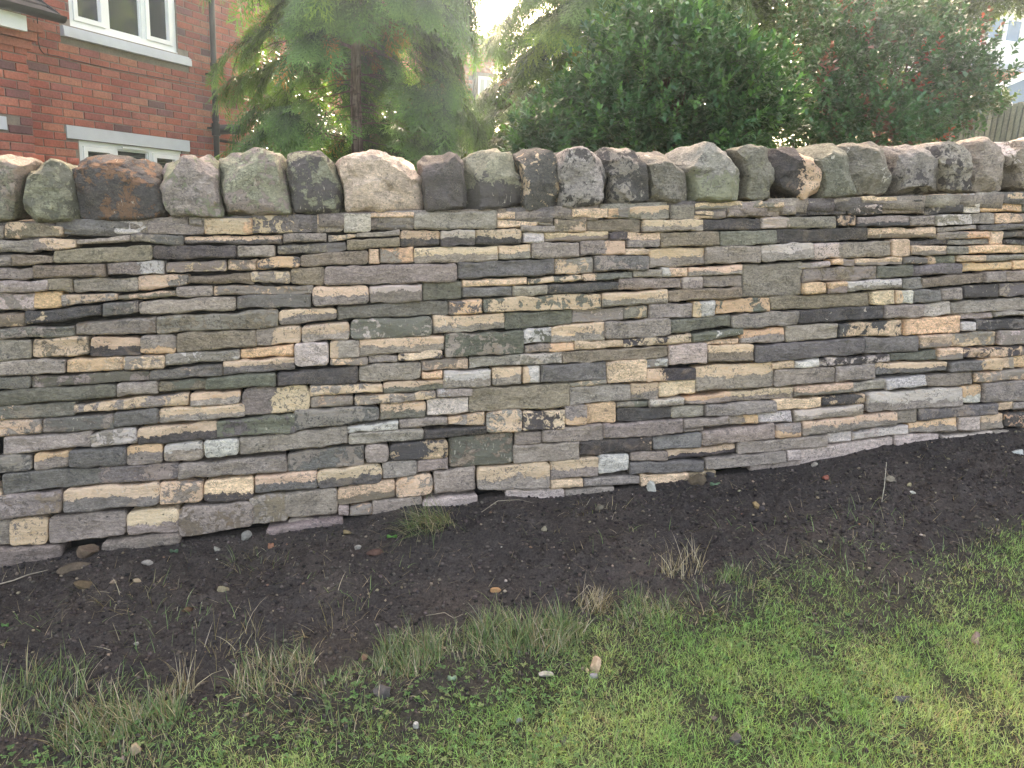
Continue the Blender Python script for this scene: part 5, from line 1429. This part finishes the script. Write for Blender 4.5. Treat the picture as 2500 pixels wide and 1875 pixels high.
for i in range(-8, n):
    P = A*[1, 1, 0]+D_*(i*.1)+N_*(.02+rb.uniform(0, .004))+UZ*(zt_-1.9+rb.uniform(-.012, .012))
    ob = bpy.data.objects.new('board', FM[i % 6]); link(ob, fe)
    if i % 1 == 0:
        ob2 = bpy.data.objects.new('board', FM[(i+3) % 6]); link(ob2, fe)
        P2 = P+D_*.05-N_*.030-UZ*.02
        if flip: P2 = P2+D_*.076; ob2.rotation_euler = (0, 0, ang+math.pi)
        else: ob2.rotation_euler = (0, 0, ang)
        ob2.location = Vector((P2-fb).tolist())
    if flip:
        P = P+D_*.076; ob.rotation_euler = (0, 0, ang+math.pi)
    else: ob.rotation_euler = (0, 0, ang)
    ob.location = Vector((P-fb).tolist())
def fbx(mb, t0, t1, z0, z1, o0, o1):
    q = lambda t, z, o_: A*[1, 1, 0]+D_*t+N_*o_+UZ*z
    mb.box8([q(t0, z0, o1), q(t1, z0, o1), q(t1, z0, o0), q(t0, z0, o0), q(t0, z1, o1), q(t1, z1, o1), q(t1, z1, o0), q(t0, z1, o0)])
def tintall(o, c):
    n_ = len(o.data.vertices); a_ = o.data.attributes.new('tint', 'FLOAT_COLOR', 'POINT'); a_.data.foreach_set('color', np.tile([*c, 1], n_).astype(np.float32))
for zz in (-.3, -1.0, -1.7):
    mb = MB(); fbx(mb, -.8, Ltot, zt_+zz-.04, zt_+zz+.04, -.085, -.040); tintall(mb.build('rail', M['fence'], fe), (.12, .12, .1))
for i in range(-1, int(Ltot/1.8)+1):
    mb = MB(); fbx(mb, i*1.8+.5, i*1.8+.6, zt_-2.6, zt_+.03, -.19, -.087); tintall(mb.build('post', M['fence'], fe), (.13, .125, .1))
# ============================================================ TREES AND SHRUBS
def rotmats(a, b, c):
    """yaw a, pitch b (positive = down), roll c; local +X is the growing direction"""
    n = len(a); ca, sa, cb, sb, cc, sc_ = np.cos(a), np.sin(a), np.cos(b), np.sin(b), np.cos(c), np.sin(c)
    z0 = np.zeros(n); o1 = np.ones(n)
    Rz = np.stack([np.stack([ca, -sa, z0], -1), np.stack([sa, ca, z0], -1), np.stack([z0, z0, o1], -1)], 1)
    Ry = np.stack([np.stack([cb, z0, sb], -1), np.stack([z0, o1, z0], -1), np.stack([-sb, z0, cb], -1)], 1)
    Rx = np.stack([np.stack([o1, z0, z0], -1), np.stack([z0, cc, -sc_], -1), np.stack([z0, sc_, cc], -1)], 1)
    return Rz@Ry@Rx
def scatter(T, Fa, Rm, P, S):
    V = np.einsum('nij,vj->nvi', Rm, T)*S[:, None, None]+P[:, None]
    n = len(P); m = len(T)
    return V.reshape(-1, 3), (np.arange(n)[:, None, None]*m+Fa[None]).reshape(-1, 3)
def frond_template(seed, nodes=8, droop=.35):
    r = np.random.default_rng(seed); V = []; Fc = []
    def bend(p):
        x, y, z = p; return (x*(1-.06*x), y, z-droop*x*x-.25*y*y*2)
    def tri(a, b, c): 
        n = len(V); V.extend([bend(a), bend(b), bend(c)]); Fc.append((n, n+1, n+2))
    tri((0, .015, 0), (0, -.015, 0), (1, 0, 0))
    for i in range(nodes):
        x = .06+.86*i/nodes
        ln = (.50*(1-.75*x)+.05)*r.uniform(.8, 1.15)*(.65+.7*min(1, x*3))
        for s in (-1, 1):
            th = r.uniform(.62, .88); dx, dy = math.cos(th), math.sin(th)*s
            zz = r.uniform(-.03, .03)
            nx_, ny_ = -dy*s, dx*s
            e = (x+dx*ln, dy*ln, zz)
            tri((x-.018, 0, 0), (x+.034, 0, 0), e)
            for j in range(3):
                t = .22+.24*j; l2 = ln*(.42-.10*j)*r.uniform(.8, 1.2)
                bx, by = x+dx*ln*t, dy*ln*t
                for s2 in (-1, 1):
                    a2 = math.atan2(dy, dx)+s2*r.uniform(.45, .75)
                    tri((bx-.016*dx, by-.016*dy, zz*t), (bx+.032*dx, by+.032*dy, zz*t), (bx+math.cos(a2)*l2, by+math.sin(a2)*l2, zz*t+r.uniform(-.02, .02)))
    return np.array(V), np.array(Fc)
FT = [frond_template(1, 6), frond_template(2, 5, .5), frond_template(3, 7, .22)]
def fronds(name, P, az, pitch, roll, S, cols, parent, mat=None):
    VV = []; FF = []; CC = []; n0 = 0
    k = rng.integers(0, 3, len(P))
    for j in range(3):
        s = k == j
        if not s.any(): continue
        V, Fa = scatter(FT[j][0], FT[j][1], rotmats(az[s], pitch[s], roll[s]), P[s], S[s])
        m = len(FT[j][0]); VV.append(V); FF.append(Fa+n0); n0 += len(V)
        # yellower, brighter tips; heart darkened in the tint to imitate shaded gaps
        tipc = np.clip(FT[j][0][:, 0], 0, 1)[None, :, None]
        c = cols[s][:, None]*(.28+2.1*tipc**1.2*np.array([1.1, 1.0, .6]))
        CC.append(c.reshape(-1, 3))
    C_ = np.concatenate(CC)
    return mesh(name, np.concatenate(VV), np.concatenate(FF), mat or M['frond'], parent, False, {'tint': ('FLOAT_COLOR', np.hstack([C_, np.ones((len(C_), 1))]))})
def wtint(o, c):
    n_ = len(o.data.vertices); a_ = o.data.attributes.new('tint', 'FLOAT_COLOR', 'POINT'); a_.data.foreach_set('color', np.tile([*c, 1], n_).astype(np.float32)); return o

def conifer(tr_px, depth, rtrunk, H, R, n_limb, n_frond, green, label, seed, openside, zlow, taper=.55, size=(.17, .30), asym=0.0):
    r = np.random.default_rng(seed)
    T = at(tr_px, 380, depth); zb0 = float(bank(T[0], T[1]))
    base = np.array([T[0], T[1], zb0-.05])
    t = empty('conifer_tree', base, label, 'tree')
    mb = MB(); n = 14
    mb.tube([base+np.array([.015*math.sin(i*.9), .015*math.cos(i*1.3), H*i/n]) for i in range(n+1)], [rtrunk*(1.22 if i == 0 else 1-.7*i/n) for i in range(n+1)], 14)
    mb.build('trunk', M['bark'], t, True)
    tw = MB()
    camaz = math.atan2(CAM[1]-base[1], CAM[0]-base[0])
    def Rat(h, a): return R*(1-taper*h/H)*(1+.13*math.sin(3*a+seed+h*1.7)+.10*math.sin(5*a-h*4.1)-asym*math.cos(a+.2))
    for i in range(n_limb):
        h = zlow+(H-zlow)*r.random()
        a = r.uniform(0, 6.283)
        L = Rat(h, a)*r.uniform(.6, .95)
        da = abs((a-camaz+math.pi) % (2*math.pi)-math.pi)
        if da < openside[0]*1.2 and zb0+h < openside[1]: continue
        up0_ = r.uniform(.02, .55); side = np.array([-math.sin(a), math.cos(a), 0]); out = np.array([math.cos(a), math.sin(a), 0]); wob = r.uniform(-.35, .35)
        j1, j2 = r.uniform(-.03, .03, 2)
        pts = [base+UZ*(h+L*(up0_*q*1.2-.5*q*q)+j1*math.sin(q*9))+out*L*q+side*(wob*L*q*q+j2*math.sin(q*7)) for q in np.linspace(0, 1, 7)]
        mb = MB(); mb.tube(pts, [max(.002, rtrunk*r.uniform(.10, .26)*(1-.85*k/6)) for k in range(7)], 6)
        mb.build('limb', M['bark'], t, True)
        for _ in range(5):
            j = r.integers(1, 6); d_ = out*r.uniform(.3, 1)+side*r.choice([-1, 1])*r.uniform(.4, 1)+UZ*r.uniform(-.5, .1)
            tw.tube([pts[j], pts[j]+d_*L*.2, pts[j]+d_*L*.38-UZ*.05], [.004, .003, .0015], 4, False)
    # drooping fans of foliage grouped into boughs
    nb = n_frond//16
    Ps = []; az = []; pi = []; ro = []; S = []; col = []
    for i in range(nb):
        h = zlow*.3+(H-zlow*.3)*r.random()**1.05; a = r.uniform(0, 6.283)
        da = abs((a-camaz+math.pi) % (2*math.pi)-math.pi)
        Rr = Rat(h, a); q0 = r.uniform(.40, 1.0)**.6
        low = zb0+h < openside[1]+.12*math.sin(3*a)
        if da < openside[0] and low: continue
        if low and q0 < .55 and da < 1.9: continue
        c0 = base+UZ*h+np.array([math.cos(a), math.sin(a), 0])*Rr*q0
        out = np.array([math.cos(a), math.sin(a), 0]); side = np.array([-out[1], out[0], 0])
        tone = r.uniform(.72, 1.22); yel = r.random() < .22*q0
        ln = r.uniform(.22, .42)
        for k in range(16):
            s_ = r.random(); sd = r.uniform(-1, 1)
            p = c0+out*(s_-.5)*ln+side*sd*.16*(1.2-s_)-UZ*(.45*s_*s_*ln+.04*abs(sd)+r.uniform(-.02, .02))
            Ps.append(p); az.append(a+sd*(1.15-.6*s_)+r.uniform(-.2, .2)); pi.append(r.uniform(.05, .55)+.55*s_); ro.append(sd*.5+r.uniform(-.35, .35))
            S.append(r.uniform(*size)*(.75+.35*s_))
            c = np.array(green)*tone*r.uniform(.8, 1.2)
            if yel: c = c*np.array([1.5, 1.35, .9])
            if q0 < .75 and r.random() < .05: c = np.array([.17, .085, .04])*r.uniform(.6, 1.2)
            col.append(c)
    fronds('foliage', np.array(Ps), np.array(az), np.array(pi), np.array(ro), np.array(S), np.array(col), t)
    for i in range(70):
        h = r.uniform(.1, H*.6); a = r.uniform(0, 6.283); L = r.uniform(.15, .75)*R*.8
        p0 = base+UZ*h; out = np.array([math.cos(a), math.sin(a), 0]); side = np.array([-out[1], out[0], 0])
        c1 = r.uniform(-.3, .3); u1 = r.uniform(-.1, .35)
        pts = [p0+out*L*q+UZ*L*(u1*q-.3*q*q+.03*math.sin(q*8+i))+side*(c1*L*q*q+.02*math.sin(q*7+i)) for q in (0, .25, .5, .75, 1.0)]
        tw.tube(pts, [.0055, .0045, .0035, .0025, .0012], 4, False)
        for _ in range(3):
            j = r.integers(1, 4); d_ = out*r.uniform(.3, 1)+side*r.choice([-1, 1])*r.uniform(.4, 1)+UZ*r.uniform(-.4, .3)
            tw.tube([pts[j], pts[j]+d_*L*.18, pts[j]+d_*L*.34-UZ*.02], [.0028, .002, .001], 3, False)
    o = tw.build('dead_twigs', M['twig'], t); wtint(o, (.085, .055, .042)); o['kind'] = 'stuff'
    return t
def px_of(P):
    r = P-CAM; d_ = r@fwd
    return 1250+F*(r@RIGHT)/d_, 937.5-F*(r@UP)/d_
conifer(872, 6.0, .056, 3.7, .93, 18, 4300, (.040, .090, .032), 'green conifer with bare brown lower trunk beside the brick house', 21, (.42, 2.80), .5, .22, (.21, .37), -.08)
conifer(1500, 8.2, .10, 6.0, 1.80, 22, 7000, (.052, .105, .042), 'taller conifer behind the glossy evergreen bush right of the gap of sky', 35, (.0, 0), .4, .52, (.26, .44))

# ---------------- broad leaved shrubs
LT = np.array([(0, 0, 0), (.42, .27, .05), (.42, -.27, .05), (.45, 0, 0), (1, 0, -.12), (.8, .13, -.02), (.8, -.13, -.02)])
LF = np.array([(0, 3, 1), (0, 2, 3), (3, 5, 1), (3, 4, 5), (3, 2, 6), (3, 6, 4)])
def shrub(name, label, cat, centers, n_shoot, leaf, colfn, seed, stems=6, leaves=9, wide=1.0, gap=.1, trans=None, upb=.7):
    """centers: list of (px, py, depth, rx, ry, rz) ellipsoids in metres round a point seen at px, py"""
    r = np.random.default_rng(seed)
    C0 = at(*centers[0][:3]); zb0 = float(bank(C0[0], C0[1])); base = np.array([C0[0], C0[1], zb0-.03])
    t = empty(name, base, label, cat)
    vol = np.array([c[3]*c[4]*c[5] for c in centers])**.67; vol /= vol.sum()
    P = []; D = []
    k = r.choice(len(centers), n_shoot, p=vol)
    u = r.normal(size=(n_shoot, 3)); u /= np.linalg.norm(u, axis=1)[:, None]
    rad = 1-.62*r.random(n_shoot)**1.6
    CC = np.array([at(*c[:3]) for c in centers])[k]; RR = np.array([c[3:6] for c in centers])[k]
    nz = fbm(u*1.0+k[:, None]*7.3, 2.4, 3, seed)
    rad = rad*(1+nz*.22)
    P = CC+u*RR*rad[:, None]
    keep = (fbm(P, 3.3, 2, seed+2) > -.75+gap) & (P[:, 2] > zb0-.1)
    P, u = P[keep], u[keep]; n = len(P)
    ax = u*.7+np.array([0, 0, upb])+r.normal(0, .28, (n, 3)); ax /= np.linalg.norm(ax, axis=1)[:, None]
    Lsh = leaf*r.uniform(1.2, 2.6, n)
    m = leaves
    q = (np.arange(m)+.3)/m
    LP = (P[:, None]+ax[:, None]*Lsh[:, None, None]*(q[None, :, None]-.5)).reshape(-1, 3)
    axr = np.repeat(ax, m, 0)
    a1 = np.cross(axr, [0, .3, 1.0]); a1 /= np.linalg.norm(a1, axis=1)[:, None]; a2 = np.cross(axr, a1)
    th = np.tile(np.arange(m)*2.4, n)+np.repeat(r.uniform(0, 6.28, n), m)+r.normal(0, .3, n*m)
    open_ = np.tile(1.15-.75*q, n)+r.normal(0, .15, n*m)
    dr = (a1*np.cos(th)[:, None]+a2*np.sin(th)[:, None])*np.sin(open_)[:, None]+axr*np.cos(open_)[:, None]
    dr[:, 2] -= .10
    az = np.arctan2(dr[:, 1], dr[:, 0]); pt = -np.arcsin(np.clip(dr[:, 2]/np.linalg.norm(dr, axis=1), -1, 1))
    S = leaf*r.uniform(.6, 1.15, n*m)*np.tile(1-.35*q, n)
    T = LT*np.array([1, wide, 1])
    V, Fa = scatter(T, LF, rotmats(az, pt, r.normal(0, .35, n*m)), LP, S)
    cols = colfn(P, r, n)                      # per shoot
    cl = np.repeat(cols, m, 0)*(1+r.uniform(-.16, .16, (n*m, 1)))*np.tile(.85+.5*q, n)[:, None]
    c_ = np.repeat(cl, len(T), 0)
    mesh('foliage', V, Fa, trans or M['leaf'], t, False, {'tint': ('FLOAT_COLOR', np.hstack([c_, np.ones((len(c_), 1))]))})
    # stems
    for i in range(stems):
        j = r.integers(len(centers)); tgt = CC[r.integers(len(CC))]+np.array([r.uniform(-.5, .5), r.uniform(-.4, .4), r.uniform(-.1, .4)])*RR[0]
        b0 = base+np.array([r.uniform(-.15, .15), r.uniform(-.15, .15), 0]); mid = b0*.45+tgt*.55+np.array([0, 0, -.1])
        mb = MB(); mb.tube([b0, mid, tgt], [.022, .015, .006], 6)
        for _ in range(7):
            e = tgt+r.normal(size=3)*RR[0]*.45; s_ = mid*.5+tgt*.5; mb.tube([s_, (s_+e)/2+UZ*.05, e], [.010, .006, .002], 5, False)
        wtint(mb.build('stem', M['twig'], t, True), (.10, .075, .055))
    sh = MB()
    idx_ = r.choice(n, min(n, 700), replace=False)
    for i in idx_: sh.tube([P[i]-ax[i]*Lsh[i]*1.3, P[i]+ax[i]*Lsh[i]*.5], [.0035, .0015], 3, False)
    o = wtint(sh.build('twigs', M['twig'], t), (.10, .12, .05)); o['kind'] = 'stuff'
    return t
def laurel_col(P, r, n):
    c = np.array([.038, .105, .045])*r.uniform(.7, 1.35, (n, 1))
    s = r.random(n) < .22; c[s] = c[s]*np.array([1.9, 1.8, 1.2])
    return c
shrub('evergreen_bush', 'dense glossy dark green evergreen bush close behind the middle of the wall', 'bush',
      [(1640, 235, 5.9, .90, .55, .66), (1450, 300, 5.8, .52, .45, .38), (1800, 260, 6.0, .45, .5, .50), (1340, 345, 5.7, .34, .35, .24), (1640, 110, 6.2, .55, .5, .33)], 3000, .085, laurel_col, 7, 7, 11, .95, .0)
def red_col(P, r, n):
    c = np.array([.040, .112, .045])*r.uniform(.6, 1.4, (n, 1))
    k = fbm(P, 2.1, 2, 99)
    s = (k > .72) & (r.random(n) < .6); c[s] = np.array([.34, .07, .045])*r.uniform(.6, 1.3, (s.sum(), 1))
    s = (k < -.55) & (r.random(n) < .35); c[s] = np.array([.16, .075, .06])*r.uniform(.6, 1.3, (s.sum(), 1))
    return c
shrub('red_tipped_shrub', 'large shrub with patches of red and purple leaves behind the right half of the wall', 'shrub',
      [(2170, 165, 8.6, 1.05, .7, .85), (2000, 240, 8.4, .62, .6, .62), (2330, 190, 8.8, .55, .6, .62), (2120, 310, 8.2, .95, .6, .45), (2080, 60, 9.0, .8, .6, .6)], 3000, .085, red_col, 17, 8, 9, 1.25, .05)
def yg_col(P, r, n): return np.array([.085, .125, .045])*r.uniform(.7, 1.4, (n, 1))
shrub('light_green_tree', 'light green leafy tree rising above the red tipped shrub at the top right', 'tree',
      [(2130, -40, 11.0, 1.9, 1.0, 1.2), (2440, -50, 11.5, .9, .6, .55), (1940, 30, 10.5, .7, .6, 1.0), (1700, -60, 11.0, 1.7, .8, .9), (2300, -60, 11.5, 1.3, .8, .7)], 7500, .11, yg_col, 27, 6, 9, 1.0, .05)
def ivy_col(P, r, n): return np.array([.055, .10, .035])*r.uniform(.7, 1.4, (n, 1))
shrub('climbing_ivy', 'green ivy spilling over the top of the board fence', 'climber',
      [(2330, 262, 10.9, .42, .3, .20), (2420, 240, 10.6, .35, .25, .10), (2260, 300, 11.2, .42, .35, .32)], 620, .075, ivy_col, 37, 3, 8, 1.5, .0)
def gold_col(P, r, n): return np.array([.070, .105, .032])*r.uniform(.7, 1.4, (n, 1))
shrub('golden_shrub', 'pale golden green shrub low in the gap between the conifers', 'shrub',
      [(1230, 340, 9.5, .6, .5, .5), (1010, 345, 9.6, .9, .5, .35), (1280, 220, 9.8, .42, .4, .62)], 2600, .08, gold_col, 47, 4, 8, 1.0, .25)
def back_col(P, r, n): return np.array([.05, .085, .035])*r.uniform(.7, 1.4, (n, 1))
shrub('background_hedge', 'dark hedge standing far behind the bushes right of the gap', 'hedge',
      [(1500, 330, 12.5, 2.0, .8, .9), (1850, 300, 12.5, 2.0, .8, 1.1)], 1500, .13, back_col, 57, 5, 8, 1.1, .0)
shrub('small_background_tree', 'small dark tree right behind the bare trunk of the first conifer', 'tree',
      [(700, 250, 7.2, .42, .4, .55), (820, 345, 7.6, .7, .4, .22), (1060, 300, 8.0, .4, .4, .4)], 800, .075, ivy_col, 67, 4, 8, 1.0, .15)
# ============================================================ HAZE VOLUME ADDED TO IMITATE LENS GLARE
mb = MB(); mb.box8([(-320, -320, -45), (320, -320, -45), (320, 320, -45), (-320, 320, -45), (-320, -320, 11), (320, -320, 11), (320, 320, 11), (-320, 320, 11)])
hm = bpy.data.materials.new('glare_veil'); hm.use_nodes = True; hm.node_tree.nodes.clear()
ho = hm.node_tree.nodes.new('ShaderNodeOutputMaterial'); hv = hm.node_tree.nodes.new('ShaderNodeVolumePrincipled')
hv.inputs['Color'].default_value = (.70, .85, 1, 1); hv.inputs['Density'].default_value = .0022; hv.inputs['Anisotropy'].default_value = .8
hm.node_tree.links.new(hv.outputs[0], ho.inputs['Volume'])
o = mb.build('veil', hm); tag(o, 'thin bright haze volume added to imitate lens glare towards the low sun', 'veil', kind='stuff')
done_base()
for m_ in list(M):
    pass
